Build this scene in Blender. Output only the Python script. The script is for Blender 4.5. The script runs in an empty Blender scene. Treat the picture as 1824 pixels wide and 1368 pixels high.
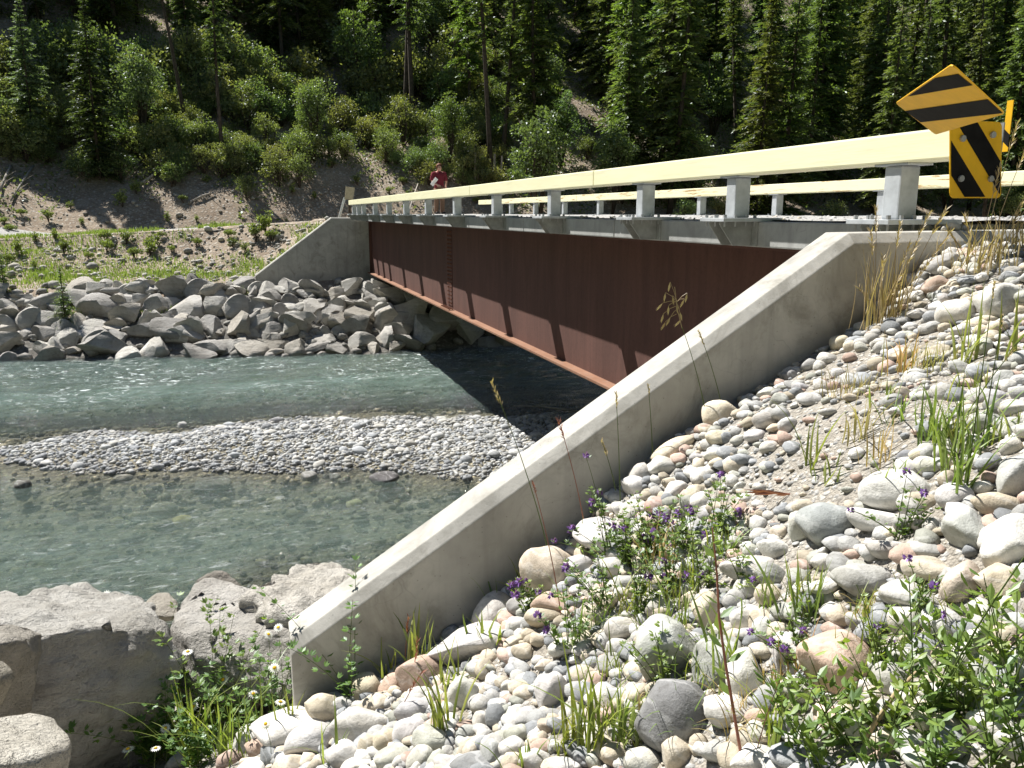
import bpy, bmesh, math, random
import numpy as np
from mathutils import Vector, Matrix, Euler, Quaternion, noise as mnoise

R = math.radians
random.seed(7)
rng = np.random.default_rng(7)
scene = bpy.context.scene
col = scene.collection

# ------------------------------------------------------------------ camera, sky, sun, exposure
F_PX, PITCH, YAW, CAM_H = 1461.4, 0.2054, 0.3086, 0.055      # photograph is 1824 px wide
cam_data = bpy.data.cameras.new("camera")
cam = bpy.data.objects.new("camera", cam_data)
col.objects.link(cam)
cam_data.sensor_width = 36.0
cam_data.lens = 36.0 * F_PX / 1824.0
cam_data.clip_start = 0.05
cam_data.clip_end = 600.0
cam.location = (0, 0, CAM_H)
cam.rotation_euler = Euler((math.pi / 2 - PITCH, 0.0, -YAW), 'XYZ')
scene.camera = cam

SUN_DIR = Vector((-0.385, 0.60, 1.0)).normalized()            # towards the sun
world = bpy.data.worlds.new("World")
scene.world = world
world.use_nodes = True
wn = world.node_tree
wn.nodes.clear()
w_out = wn.nodes.new("ShaderNodeOutputWorld")
w_bg = wn.nodes.new("ShaderNodeBackground")
w_sky = wn.nodes.new("ShaderNodeTexSky")
w_sky.sky_type = 'NISHITA'
w_sky.sun_disc = False
w_sky.sun_elevation = math.asin(SUN_DIR.z)
w_sky.sun_rotation = math.atan2(SUN_DIR.x, SUN_DIR.y)
w_sky.altitude = 1200
w_bg.inputs[1].default_value = 0.05
wn.links.new(w_sky.outputs[0], w_bg.inputs[0])
wn.links.new(w_bg.outputs[0], w_out.inputs[0])

sun_data = bpy.data.lights.new("sun", 'SUN')
sun_data.energy = 5.0
sun_data.angle = R(0.5)
sun_data.color = (1.0, 0.968, 0.915)
sun = bpy.data.objects.new("sun", sun_data)
col.objects.link(sun)
sun.rotation_euler = (-SUN_DIR).to_track_quat('-Z', 'Y').to_euler()
sun.location = (0, 0, 30)

scene.view_settings.view_transform = 'Standard'
scene.view_settings.look = 'None'
scene.view_settings.exposure = 1.05
scene.view_settings.gamma = 1.0
scene.view_settings.use_curve_mapping = False
scene.cycles.max_bounces = 6
scene.cycles.transparent_max_bounces = 12
scene.cycles.use_denoising = True
scene.cycles.caustics_reflective = False
scene.cycles.caustics_refractive = False

# ------------------------------------------------------------------ numeric helpers
def _h(ix, iy, iz, s):
    a = (ix * 374761393 + iy * 668265263 + iz * 2147483647 + s * 1274126177) & 0xffffffff
    a = ((a ^ (a >> 13)) * 1274126177) & 0xffffffff
    return ((a ^ (a >> 16)) & 0xffff) / 65535.0

def vn3(x, y, z, s=0):
    x, y, z = np.asarray(x, float), np.asarray(y, float), np.asarray(z, float)
    x, y, z = np.broadcast_arrays(x, y, z)
    ix, iy, iz = np.floor(x).astype(np.int64), np.floor(y).astype(np.int64), np.floor(z).astype(np.int64)
    fx, fy, fz = x - ix, y - iy, z - iz
    fx, fy, fz = [f * f * (3 - 2 * f) for f in (fx, fy, fz)]
    r = 0
    for dx in (0, 1):
        for dy in (0, 1):
            for dz in (0, 1):
                w = (fx if dx else 1 - fx) * (fy if dy else 1 - fy) * (fz if dz else 1 - fz)
                r = r + w * _h(ix + dx, iy + dy, iz + dz, s)
    return r * 2 - 1

def vn2(x, y, s=0):
    x, y = np.asarray(x, float), np.asarray(y, float)
    ix, iy = np.floor(x).astype(np.int64), np.floor(y).astype(np.int64)
    fx, fy = x - ix, y - iy
    fx, fy = fx * fx * (3 - 2 * fx), fy * fy * (3 - 2 * fy)
    a = _h(ix, iy, 0, s) * (1 - fx) + _h(ix + 1, iy, 0, s) * fx
    b = _h(ix, iy + 1, 0, s) * (1 - fx) + _h(ix + 1, iy + 1, 0, s) * fx
    return (a * (1 - fy) + b * fy) * 2 - 1

def fbm2(x, y, s=0, o=4):
    r, a, f = 0, 1.0, 1.0
    for i in range(o):
        r = r + a * vn2(x * f, y * f, s + i)
        a *= 0.5; f *= 2.03
    return r

def sstep(a, b, x):
    t = np.clip((np.asarray(x, float) - a) / (b - a), 0, 1)
    return t * t * (3 - 2 * t)

CP, SP, CY, SY = math.cos(PITCH), math.sin(PITCH), math.cos(YAW), math.sin(YAW)
def ray(px, py):
    u, v = (px - 912) / F_PX, (684 - py) / F_PX
    fw = CP + v * SP; z = v * CP - SP
    return np.array([u * CY + fw * SY, fw * CY - u * SY, z])
CAM = np.array([0, 0, CAM_H])
def at(px, py, x=None, y=None, z=None):
    d = ray(px, py)
    t = x / d[0] if x is not None else y / d[1] if y is not None else (z - CAM_H) / d[2]
    return CAM + d * t
def proj(p):
    x, y, z = p[0], p[1], p[2] - CAM_H
    r = x * CY - y * SY; f0 = x * SY + y * CY
    dep = f0 * CP - z * SP; up = f0 * SP + z * CP
    dep = max(dep, 1e-4)
    return 912 + F_PX * r / dep, 684 - F_PX * up / dep, dep

# ------------------------------------------------------------------ the lie of the land (deck top is z = 0)
WATER = -4.2
WALL_F, WALL_B = 3.50, 3.73                 # near wing wall, front and back planes
CONTACT = [at(*q, y=3.5) for q in ((519,1288),(700,1188),(850,1106),(1000,976),(1100,876),(1250,742),(1400,664),(1530,586),(1640,472),(1735,412))]
PX = np.array([-14, -6, -3, -1.2] + [c[0] for c in CONTACT] + [4.3, 5.2, 60])
PZ = np.array([-5.4, -4.3, -3.55, -2.80] + [c[2] for c in CONTACT] + [-0.04, -0.03, -0.03])
ROADP = [(6.1, 24, -.03), (6.1, 32, -.03), (4.6, 36, -.15), (0, 38.8, -.45), (-8, 40.4, -.85), (-30, 42, -1.5)]

def road_dist(x, y):
    best = np.full(np.shape(x), 1e9); bz = np.zeros(np.shape(x))
    for (ax, ay, az), (bx, by, bz_) in zip(ROADP[:-1], ROADP[1:]):
        dx, dy = bx - ax, by - ay
        t = np.clip(((x - ax) * dx + (y - ay) * dy) / (dx * dx + dy * dy), 0, 1)
        d = np.hypot(x - ax - t * dx, y - ay - t * dy)
        m = d < best
        best = np.where(m, d, best); bz = np.where(m, az + t * (bz_ - az), bz)
    return best, bz

BAR_FAR = sorted([tuple(at(a, b, z=WATER)[:2]) for a, b in ((-120, 792), (0, 786), (200, 772), (380, 758), (500, 747), (640, 740), (900, 736), (1060, 738), (1240, 742))])
BAR_NEAR = sorted([tuple(at(a, b, z=WATER)[:2]) for a, b in ((-120, 834), (0, 836), (200, 838), (500, 838), (700, 840), (900, 846), (1060, 850), (1300, 850))])
def H(x, y):
    x, y = np.asarray(x, float), np.asarray(y, float)
    # near bank on the camera's side of the wall
    P = np.interp(x, PX, PZ)
    A = P + (3.5 - y) * 0.22 * np.where(y < 3.5, 1, 1.6)
    cap = -0.035 - 0.0 * x
    A = np.where(A > cap - .25, cap - .25 * np.exp(-(A - cap + .25) / .25), A)
    A = A + .035 * fbm2(x * 2.3, y * 2.3, 3, 3) * sstep(-0.06, -0.4, A)
    # river side of the wall
    B = -2.62 - 0.31 * (y - 3.7) + np.where(x < 0, .22 * x, 0) + .05 * fbm2(x * 1.1, y * 1.1, 5, 3)
    inwall = sstep(-0.05, 0.05, x)
    near = np.where(y < 3.6, A, B)
    tb = sstep(2.9, 4.6, y)
    near = near * inwall + (A * (1 - tb) + B * tb) * (1 - inwall)
    # river bed
    bf = np.interp(x, [p[0] for p in BAR_FAR], [p[1] for p in BAR_FAR])
    bn = np.interp(x, [p[0] for p in BAR_NEAR], [p[1] for p in BAR_NEAR])
    wob = .35 * fbm2(x * .55, y * .55, 9, 3)
    u = np.minimum(y - bn, bf - y) + wob
    bed = -4.52 + .05 * fbm2(x * .7, y * .7, 11, 3) - .75 * sstep(bf + 1.2, bf + 4.5, y) - .30 * sstep(bn - .5, bn - 4, y)
    bed = bed + .31 * sstep(-1.1, 0.05, u) + .11 * sstep(0.0, 1.2, u)
    # far bank
    yb = [24.2, 25.2, 28.7, 29.6, 32.8, 36.5, 46, 200]
    zb = [-4.9, -4.25, -2.55, -2.36, -2.05, -1.35, -1.1, -1.1]
    ye = y - .21 * np.clip(3.8 - x, 0, 16) * sstep(37, 31, y)          # the shore bends away upstream
    far = np.interp(ye, yb, zb)
    rise = sstep(8.2, 11, x)
    far = far * (1 - rise) + np.interp(y, [24.2, 25.2, 28.7, 31.5, 200], [-4.9, -4.25, -2.2, -.5, -.4]) * rise
    d, rz = road_dist(x, y)
    fill = rz - .05 - .62 * np.maximum(0, d - 2.5)
    fill = np.where(y > 30.05, fill, -20.0)
    far = np.maximum(far, fill)
    far = far + .06 * fbm2(x * .9, y * .9, 13, 4) * sstep(2.3, 3.6, d) * sstep(25, 26, ye)
    yh = 42.5 + 1.2 * fbm2(x * .07, 1.0 + 0 * x, 21, 2) - sstep(8, 16, x) * 1.5
    hill = np.where(y > yh, (y - yh) * .62 - 1.0, -20)
    hill = hill + np.clip(y - yh, 0, 4) / 4 * (.9 * fbm2(x * .13, y * .13, 31, 3) + .25 * fbm2(x * .7, y * .7, 33, 3))
    z = np.maximum(np.maximum(np.where(y < 14, near, -20), bed), np.where(y > 22, far, -20))
    return np.maximum(z, hill)

def hit(px, py, tmin=1.2, tmax=140, n=900):
    d = ray(px, py)
    t = tmin * (tmax / tmin) ** np.linspace(0, 1, n)
    p = CAM[None] + d[None] * t[:, None]
    below = p[:, 2] < H(p[:, 0], p[:, 1])
    below |= (p[:, 0] > .06) & (p[:, 1] > 3.44) & (p[:, 1] < 3.75) & (p[:, 2] < np.interp(p[:, 0], [.06, 2.95, 8], [-1.84, -.04, -.04]))   # the near wall
    i = int(np.argmax(below)) if below.any() else n - 1
    if i == 0: return p[0], t[0]
    a, b = t[i - 1], t[i]
    for _ in range(12):
        m = (a + b) / 2; q = CAM + d * m
        if q[2] < H(q[0], q[1]) or (q[0] > .06 and 3.44 < q[1] < 3.75): b = m
        else: a = m
    return CAM + d * b, b

# ------------------------------------------------------------------ object helpers
def tag(o, label=None, cat=None, group=None, kind=None):
    if label: o['label'] = label
    if cat: o['category'] = cat
    if group: o['group'] = group
    if kind: o['kind'] = kind
    return o
def empty(name, loc, label=None, cat=None, group=None, rz=0):
    o = bpy.data.objects.new(name, None); col.objects.link(o)
    o.location = loc; o.rotation_euler = (0, 0, rz); o.empty_display_size = .1
    return tag(o, label, cat, group)
def link(name, me, parent=None):
    o = bpy.data.objects.new(name, me); col.objects.link(o)
    if parent is not None: o.parent = parent
    return o
def np_mesh(name, v, f, mat=None, smooth=False, attrs=None, sharp=None):
    """v (n,3); f list of (m,k) int arrays"""
    me = bpy.data.meshes.new(name)
    v = np.asarray(v, np.float32)
    if isinstance(f, np.ndarray): f = [f]
    f = [np.asarray(a, np.int32) for a in f if len(a)]
    loops = np.concatenate([a.ravel() for a in f])
    tot = np.concatenate([np.full(len(a), a.shape[1], np.int32) for a in f])
    start = np.concatenate([[0], np.cumsum(tot)[:-1]]).astype(np.int32)
    me.vertices.add(len(v)); me.vertices.foreach_set('co', v.ravel())
    me.loops.add(len(loops)); me.loops.foreach_set('vertex_index', loops)
    me.polygons.add(len(tot)); me.polygons.foreach_set('loop_start', start)
    if hasattr(me.polygons[0], 'loop_total'):
        try: me.polygons.foreach_set('loop_total', tot)
        except Exception: pass
    me.polygons.foreach_set('use_smooth', np.full(len(tot), bool(smooth)))
    me.update(calc_edges=True)
    for k, a in (attrs or {}).items():
        a = np.asarray(a, np.float32)
        if a.ndim == 1:
            at_ = me.attributes.new(k, 'FLOAT', 'POINT'); at_.data.foreach_set('value', a)
        else:
            if a.shape[1] == 3: a = np.concatenate([a, np.ones((len(a), 1), np.float32)], 1)
            at_ = me.attributes.new(k, 'FLOAT_COLOR', 'POINT'); at_.data.foreach_set('color', a.ravel())
    if mat: me.materials.append(mat)
    if sharp: me.set_sharp_from_angle(angle=sharp)
    return me

class MB:
    def __init__(s): s.v, s.f, s.c = [], {}, []
    def _add(s, v, faces, shade=None):
        o = len(s.v); s.v.extend([tuple(p) for p in v])
        if shade is not None or s.c: 
            s.c.extend([0.5] * (o - len(s.c))); s.c.extend([0.5 if shade is None else shade] * len(v))
        for fc in faces: s.f.setdefault(len(fc), []).append([i + o for i in fc])
    def box(s, a, b, m=None):
        (x0, y0, z0), (x1, y1, z1) = a, b
        v = [Vector(p) for p in ((x0, y0, z0), (x1, y0, z0), (x1, y1, z0), (x0, y1, z0), (x0, y0, z1), (x1, y0, z1), (x1, y1, z1), (x0, y1, z1))]
        if m is not None: v = [m @ p for p in v]
        s._add(v, [(3, 2, 1, 0), (4, 5, 6, 7), (0, 1, 5, 4), (1, 2, 6, 5), (2, 3, 7, 6), (3, 0, 4, 7)])
    def tube(s, pts, rad, n=6, cap=True, shade=None):
        pts = [Vector(p) for p in pts]
        if not hasattr(rad, '__len__'): rad = [rad] * len(pts)
        rings = []
        up = None
        for i, p in enumerate(pts):
            d = (pts[min(i + 1, len(pts) - 1)] - pts[max(i - 1, 0)])
            if d.length < 1e-9: d = Vector((0, 0, 1))
            d.normalize()
            if up is None:
                up = Vector((0, 0, 1)) if abs(d.z) < .9 else Vector((1, 0, 0))
            a = d.cross(up); 
            if a.length < 1e-4: a = d.cross(Vector((0, 1, 0)))
            a.normalize(); b = a.cross(d).normalized()
            up = b
            rings.append([p + (a * math.cos(t) + b * math.sin(t)) * rad[i] for t in [2 * math.pi * k / n for k in range(n)]])
        v = [q for r in rings for q in r]; f = []
        for i in range(len(rings) - 1):
            for k in range(n):
                f.append((i * n + k, i * n + (k + 1) % n, (i + 1) * n + (k + 1) % n, (i + 1) * n + k))
        if cap:
            f.append(tuple(reversed(range(n)))); f.append(tuple((len(rings) - 1) * n + k for k in range(n)))
        s._add(v, f, shade)
    def ribbon(s, pts, wid, side, shade=None):
        v = []
        for i, p in enumerate(pts):
            p = Vector(p); w = wid[i]
            v.append(p - side * w / 2); v.append(p + side * w / 2)
        f = [(2 * i, 2 * i + 1, 2 * i + 3, 2 * i + 2) for i in range(len(pts) - 1)]
        s._add(v, f, shade)
    def leaf(s, p, d, side, L, W, shade=None, bend=0.15):
        p = Vector(p); n = d.cross(side).normalized()
        v = [p, p + d * L * .45 + side * W / 2 - n * bend * L * .3, p + d * L - n * bend * L, p + d * L * .45 - side * W / 2 - n * bend * L * .3]
        s._add(v, [(0, 1, 2, 3)], shade)
    def poly_prism(s, pts, d):
        """pts: outline (3D), d: extrusion vector"""
        n = len(pts); a = [Vector(p) for p in pts]; b = [p + Vector(d) for p in a]
        s._add(a + b, [tuple(range(n)), tuple(reversed(range(n, 2 * n)))] + [(i, i + n, (i + 1) % n + n, (i + 1) % n) for i in range(n)])
    def mesh(s, name, mat, smooth=False, sharp=None):
        at_ = {'shade': np.array(s.c)} if s.c else None
        me = np_mesh(name, np.array(s.v, float).reshape(-1, 3), [np.array(x) for x in s.f.values()], mat, smooth, at_, sharp)
        return me
    def build(s, name, mat, parent=None, smooth=False, bevel=0, sharp=None, recalc=False):
        me = s.mesh(name, mat, smooth, sharp)
        if recalc or bevel:
            bm = bmesh.new(); bm.from_mesh(me)
            bmesh.ops.recalc_face_normals(bm, faces=bm.faces)
            if bevel:
                es = [e for e in bm.edges if len(e.link_faces) == 2 and e.calc_face_angle(0) > .5]
                bmesh.ops.bevel(bm, geom=es, offset=bevel, segments=2, affect='EDGES', clamp_overlap=True, profile=.6)
            bm.to_mesh(me); bm.free()
        return link(name, me, parent)

_ico = {}
def ico(n):
    if n not in _ico:
        bm = bmesh.new(); bmesh.ops.create_icosphere(bm, subdivisions=n, radius=1)
        v = np.array([x.co[:] for x in bm.verts]); f = np.array([[a.index for a in q.verts] for q in bm.faces]); bm.free()
        _ico[n] = (v, f)
    return _ico[n]

def cobble_v(seed, sub=3, rough=.16, flat=.3):
    v, f = ico(sub); v = v.copy(); r = np.random.default_rng(seed)
    o = r.uniform(-50, 50, 3)
    d = 1 + rough * vn3(v[:, 0] * .9 + o[0], v[:, 1] * .9 + o[1], v[:, 2] * .9 + o[2], seed) + rough * .5 * vn3(v[:, 0] * 2 + o[1], v[:, 1] * 2 + o[2], v[:, 2] * 2 + o[0], seed + 1)
    if sub >= 3: d += .018 * vn3(v[:, 0] * 6 + o[1], v[:, 1] * 6 + o[2], v[:, 2] * 6 + o[0], seed + 2)
    w = v * d[:, None]
    for _ in range(r.integers(3, 8)):                 # worn flats
        n = r.normal(size=3); n /= np.linalg.norm(n); q = r.uniform(.56, .92)
        k = w @ n - q; w -= np.where(k > 0, k, 0)[:, None] * n * .8
    return w, f
def boulder_v(seed, sub=3, planes=13, lo=.52, hi=.86, rough=.05):
    v, f = ico(sub); w = v.copy(); r = np.random.default_rng(seed)
    for _ in range(planes):
        n = r.normal(size=3); n /= np.linalg.norm(n); q = r.uniform(lo, hi)
        k = w @ n - q; w -= np.where(k > 0, k, 0)[:, None] * n
    o = r.uniform(-50, 50, 3)
    for sc, am in ((1.5, 1.0), (3.5, .6), (8, .35)) + (((18, .22), (35, .12)) if sub >= 5 else ()):
        k = vn3(w[:, 0] * sc + o[0], w[:, 1] * sc + o[1], w[:, 2] * sc + o[2], seed + int(sc))
        w = w + v * (k * rough * am)[:, None]
    return w, f

# ------------------------------------------------------------------ materials
class NT:
    def __init__(s, name):
        s.m = bpy.data.materials.new(name); s.m.use_nodes = True
        s.t = s.m.node_tree; s.t.nodes.clear(); s.out = s.n("ShaderNodeOutputMaterial")
    def n(s, k, **kw):
        x = s.t.nodes.new(k)
        for a, b in kw.items(): setattr(x, a, b)
        return x
    def l(s, a, b): s.t.links.new(a, b)
    def setin(s, node, i, v):
        if isinstance(v, bpy.types.NodeSocket): s.l(v, node.inputs[i])
        elif v is not None:
            if isinstance(v, (tuple, list)) and len(v) == 3 and node.inputs[i].type == 'RGBA': v = (*v, 1)
            node.inputs[i].default_value = v
    def pos(s): return s.n("ShaderNodeNewGeometry").outputs['Position']
    def objc(s): return s.n("ShaderNodeTexCoord").outputs['Object']
    def mapping(s, vec, scale=(1, 1, 1), loc=(0, 0, 0), rot=(0, 0, 0)):
        x = s.n("ShaderNodeMapping"); s.l(vec, x.inputs[0]); x.inputs['Scale'].default_value = scale; x.inputs['Location'].default_value = loc
        x.inputs['Rotation'].default_value = rot
        return x.outputs[0]
    def noise(s, vec, scale, detail=4, rough=.55, dist=0):
        x = s.n("ShaderNodeTexNoise"); s.l(vec, x.inputs['Vector']); x.inputs['Scale'].default_value = scale
        x.inputs['Detail'].default_value = detail; x.inputs['Roughness'].default_value = rough; x.inputs['Distortion'].default_value = dist
        return x.outputs[0]
    def voro(s, vec, scale, feature='F1', out='Distance', rnd=1):
        x = s.n("ShaderNodeTexVoronoi", feature=feature); s.l(vec, x.inputs['Vector']); x.inputs['Scale'].default_value = scale
        x.inputs['Randomness'].default_value = rnd
        return x.outputs[out]
    def ramp(s, fac, stops, interp='LINEAR'):
        x = s.n("ShaderNodeValToRGB"); s.l(fac, x.inputs[0]); e = x.color_ramp.elements; x.color_ramp.interpolation = interp
        while len(e) < len(stops): e.new(.5)
        for a, (p, c) in zip(e, stops):
            a.position = p; a.color = (*c, 1) if isinstance(c, (tuple, list)) else (c, c, c, 1)
        return x.outputs[0]
    def mix(s, fac, a, b, mode='MIX'):
        x = s.n("ShaderNodeMix", data_type='RGBA', blend_type=mode)
        s.setin(x, 0, fac); s.setin(x, 6, a); s.setin(x, 7, b)
        return x.outputs[2]
    def math(s, op, a, b=None, clamp=False):
        x = s.n("ShaderNodeMath", operation=op, use_clamp=clamp); s.setin(x, 0, a); s.setin(x, 1, b)
        return x.outputs[0]
    def attr(s, name, out='Fac'):
        x = s.n("ShaderNodeAttribute", attribute_name=name); return x.outputs[out]
    def bump(s, h, strength=.3, dist=.02, normal=None):
        x = s.n("ShaderNodeBump"); s.l(h, x.inputs['Height']); x.inputs['Strength'].default_value = strength; x.inputs['Distance'].default_value = dist
        if normal is not None: s.l(normal, x.inputs['Normal'])
        return x.outputs[0]
    def bsdf(s, color, rough=.8, metal=0, normal=None, spec=.3):
        x = s.n("ShaderNodeBsdfPrincipled"); s.setin(x, 'Base Color', color); s.setin(x, 'Roughness', rough); s.setin(x, 'Metallic', metal)
        x.inputs['Specular IOR Level'].default_value = spec
        if normal is not None: s.l(normal, x.inputs['Normal'])
        return x.outputs[0]
    def done(s, sh): s.l(sh, s.out.inputs[0]); return s.m

M = {}
def m_concrete(name, base, stain, warm=.3, streak=True, holes=True):
    t = NT(name); p = t.pos()
    n1 = t.noise(p, 1.7, 6, .6, .3); n2 = t.noise(p, 14, 5, .6); n3 = t.noise(p, 70, 3, .6)
    c = t.mix(t.ramp(n1, [(.32, 0.0), (.68, 1.0)]), tuple(b * .80 for b in base), tuple(min(b * 1.13, 1) for b in base))
    c = t.mix(t.math('MULTIPLY', t.ramp(n2, [(.45, 0.0), (.75, 1.0)]), .35), c, tuple(b * .66 for b in base))
    st = t.noise(t.mapping(p, (1, 1, .9)), 2.6, 7, .68, .8)
    c = t.mix(t.math('MULTIPLY', t.ramp(st, [(.51, 0.0), (.67, 1.0)]), .7), c, stain)
    wv = t.n('ShaderNodeVectorMath', operation='ADD'); t.l(p, wv.inputs[0]); nv = t.n('ShaderNodeTexNoise'); t.l(p, nv.inputs['Vector']); nv.inputs['Scale'].default_value = 5; sc_ = t.n('ShaderNodeVectorMath', operation='SCALE'); t.l(nv.outputs['Color'], sc_.inputs[0]); sc_.inputs['Scale'].default_value = .25; t.l(sc_.outputs[0], wv.inputs[1])
    ck = t.voro(wv.outputs[0], 5.0, 'DISTANCE_TO_EDGE'); c = t.mix(t.math('MULTIPLY', t.ramp(ck, [(.0, 1.0), (.018, 0.0)]), t.ramp(n1, [(.45, 0.0), (.6, .32)])), c, tuple(b * .45 for b in base))
    if streak:
        k = t.noise(t.mapping(p, (9, 9, .7)), 1.0, 4, .6)
        c = t.mix(t.math('MULTIPLY', t.ramp(k, [(.52, 0.0), (.72, 1.0)]), .42), c, tuple(b * .52 for b in base))
    if holes:
        v = t.voro(p, 24)
        c = t.mix(t.math('MULTIPLY', t.ramp(v, [(.06, 1.0), (.1, 0.0)]), .5), c, tuple(b * .35 for b in base))
    b = t.bump(t.math('ADD', t.math('MULTIPLY', n3, .4), n2), .25, .01)
    M[name] = t.done(t.bsdf(c, .92, 0, b, .2))
m_concrete('wall_concrete', (.44, .425, .385), (.21, .20, .17))
m_concrete('deck_concrete', (.38, .385, .37), (.25, .25, .24))

def m_stone(name, src):
    t = NT(name); p = t.pos()
    if src == 'object':
        oi = t.n("ShaderNodeObjectInfo"); base = oi.outputs['Color']; rnd = oi.outputs['Random']
        off = t.n("ShaderNodeVectorMath", operation='ADD'); t.l(p, off.inputs[0])
        cb = t.n("ShaderNodeCombineXYZ"); t.l(t.math('MULTIPLY', rnd, 31.0), cb.inputs[0]); t.l(t.math('MULTIPLY', rnd, 77.0), cb.inputs[2]); t.l(cb.outputs[0], off.inputs[1])
        vec = off.outputs[0]
    else:
        base = t.attr('tint', 'Color'); vec = p
    n1 = t.noise(vec, 5, 6, .65, .6); n2 = t.noise(vec, 38, 5, .65); n3 = t.noise(vec, 160, 3, .6)
    dark = t.mix(1.0, base, (.62, .60, .56), 'MULTIPLY'); lite = t.mix(1.0, base, (1.18, 1.17, 1.14), 'MULTIPLY')
    c = t.mix(t.ramp(n1, [(.3, 0.0), (.7, 1.0)]), dark, lite)
    c = t.mix(t.math('MULTIPLY', t.ramp(n2, [(.52, 0.0), (.70, 1.0)]), .55), c, t.mix(1.0, base, (.48, .46, .42), 'MULTIPLY'))
    c = t.mix(t.math('MULTIPLY', t.ramp(n3, [(.55, 0.0), (.72, 1.0)]), .35), c, t.mix(1.0, base, (.4, .38, .35), 'MULTIPLY'))
    # pale veins
    w = t.n("ShaderNodeTexWave", wave_type='BANDS'); t.l(t.mapping(vec, (1, 1, 1), (0, 0, 0), (.6, .9, .3)), w.inputs[0]); w.inputs['Scale'].default_value = 4
    w.inputs['Distortion'].default_value = 9; w.inputs['Detail'].default_value = 4; w.inputs['Detail Scale'].default_value = 1.6
    c = t.mix(t.math('MULTIPLY', t.ramp(w.outputs['Fac'], [(.9, 0.0), (.98, 1.0)]), .35), c, t.mix(.5, base, (.7, .69, .66)))
    b = t.bump(t.math('ADD', n2, t.math('MULTIPLY', n3, .5)), .38, .008)
    b = t.bump(n1, .25, .05, b)
    M[name] = t.done(t.bsdf(c, .9, 0, b, .22))
m_stone('stone', 'object'); m_stone('pebble', 'attr')

def m_rough_rock():
    t = NT('quarried_rock'); oi = t.n("ShaderNodeObjectInfo"); base = oi.outputs['Color']; p = t.pos()
    n1 = t.noise(p, 1.3, 7, .7, .4); n2 = t.noise(p, 9, 6, .7); n3 = t.noise(p, 45, 4, .7)
    ly = t.noise(t.mapping(p, (1.2, 1.2, 7), (0, 0, 0), (.25, .2, 0)), 1.6, 6, .65, .6)
    c = t.mix(t.ramp(n1, [(.32, 0.0), (.66, 1.0)]), t.mix(1.0, base, (.68, .65, .60), 'MULTIPLY'), t.mix(1.0, base, (1.12, 1.1, 1.07), 'MULTIPLY'))
    c = t.mix(t.math('MULTIPLY', t.ramp(ly, [(.48, 0.0), (.62, 1.0)]), .4), c, t.mix(1.0, base, (.66, .63, .58), 'MULTIPLY'))
    c = t.mix(t.math('MULTIPLY', t.ramp(n2, [(.53, 0.0), (.68, 1.0)]), .5), c, t.mix(1.0, base, (.5, .47, .42), 'MULTIPLY'))
    cr = t.voro(t.mapping(p, (1, 1, 1.7)), 2.2, 'DISTANCE_TO_EDGE')
    b = t.bump(t.ramp(cr, [(.0, 0.0), (.05, 1.0)]), .25, .03)
    b = t.bump(t.math('ADD', n2, t.math('MULTIPLY', n3, .7)), 1.0, .045, b)
    b = t.bump(ly, .5, .06, b)
    M['rough_rock'] = t.done(t.bsdf(c, .95, 0, b, .15))
m_rough_rock()

def m_dirt(name, cols, peb=1.0, scale=30):
    t = NT(name); p = t.pos()
    n1 = t.noise(p, .8, 6, .65, .4); n2 = t.noise(p, 11, 6, .7); v = t.n("ShaderNodeTexVoronoi"); t.l(p, v.inputs[0]); v.inputs['Scale'].default_value = scale
    v2 = t.n("ShaderNodeTexVoronoi"); t.l(p, v2.inputs[0]); v2.inputs['Scale'].default_value = scale * 2.7
    c = t.mix(t.ramp(n1, [(.35, 0.0), (.65, 1.0)]), cols[0], cols[1])
    sep = t.n("ShaderNodeSeparateColor"); t.l(v.outputs['Color'], sep.inputs[0])
    pc = t.ramp(sep.outputs[0], [(0, cols[2]), (.45, cols[3]), (.8, cols[4]), (1, cols[3])])
    c = t.mix(t.math('MULTIPLY', t.ramp(v.outputs['Distance'], [(.34, 1.0), (.5, 0.0)]), t.math('MULTIPLY', t.ramp(n2, [(.38, 0.0), (.55, 1.0)]), peb)), c, pc)
    sep2 = t.n("ShaderNodeSeparateColor"); t.l(v2.outputs['Color'], sep2.inputs[0])
    c = t.mix(.35, c, t.mix(1.0, c, t.ramp(sep2.outputs[1], [(0, (.45, .45, .45)), (1, (1.5, 1.5, 1.5))]), 'MULTIPLY'))
    hgt = t.math('ADD', t.math('MULTIPLY', t.ramp(v.outputs['Distance'], [(.1, 1.0), (.55, 0.0)]), .8), t.math('ADD', n2, t.math('MULTIPLY', v2.outputs['Distance'], -.5)))
    M[name] = t.done(t.bsdf(c, .97, 0, t.bump(hgt, .7, .03), .1))
m_dirt('bank_dirt', ((.26, .235, .195), (.35, .325, .285), (.24, .24, .235), (.42, .41, .39), (.54, .52, .47)), 1.0, 38)
m_dirt('road_gravel', ((.36, .35, .33), (.43, .42, .40), (.28, .28, .28), (.46, .45, .43), (.55, .53, .5)), .8, 32)
m_dirt('far_dirt', ((.20, .155, .115), (.30, .245, .185), (.24, .22, .185), (.34, .31, .26), (.46, .43, .38)), .8, 6)
m_dirt('wet_shore', ((.10, .095, .085), (.15, .14, .125), (.12, .12, .115), (.19, .185, .17), (.26, .25, .23)), 1.0, 7)
m_dirt('bed_gravel', ((.14, .13, .10), (.21, .19, .145), (.11, .105, .09), (.235, .215, .165), (.33, .29, .19)), 1.0, 11)

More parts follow.
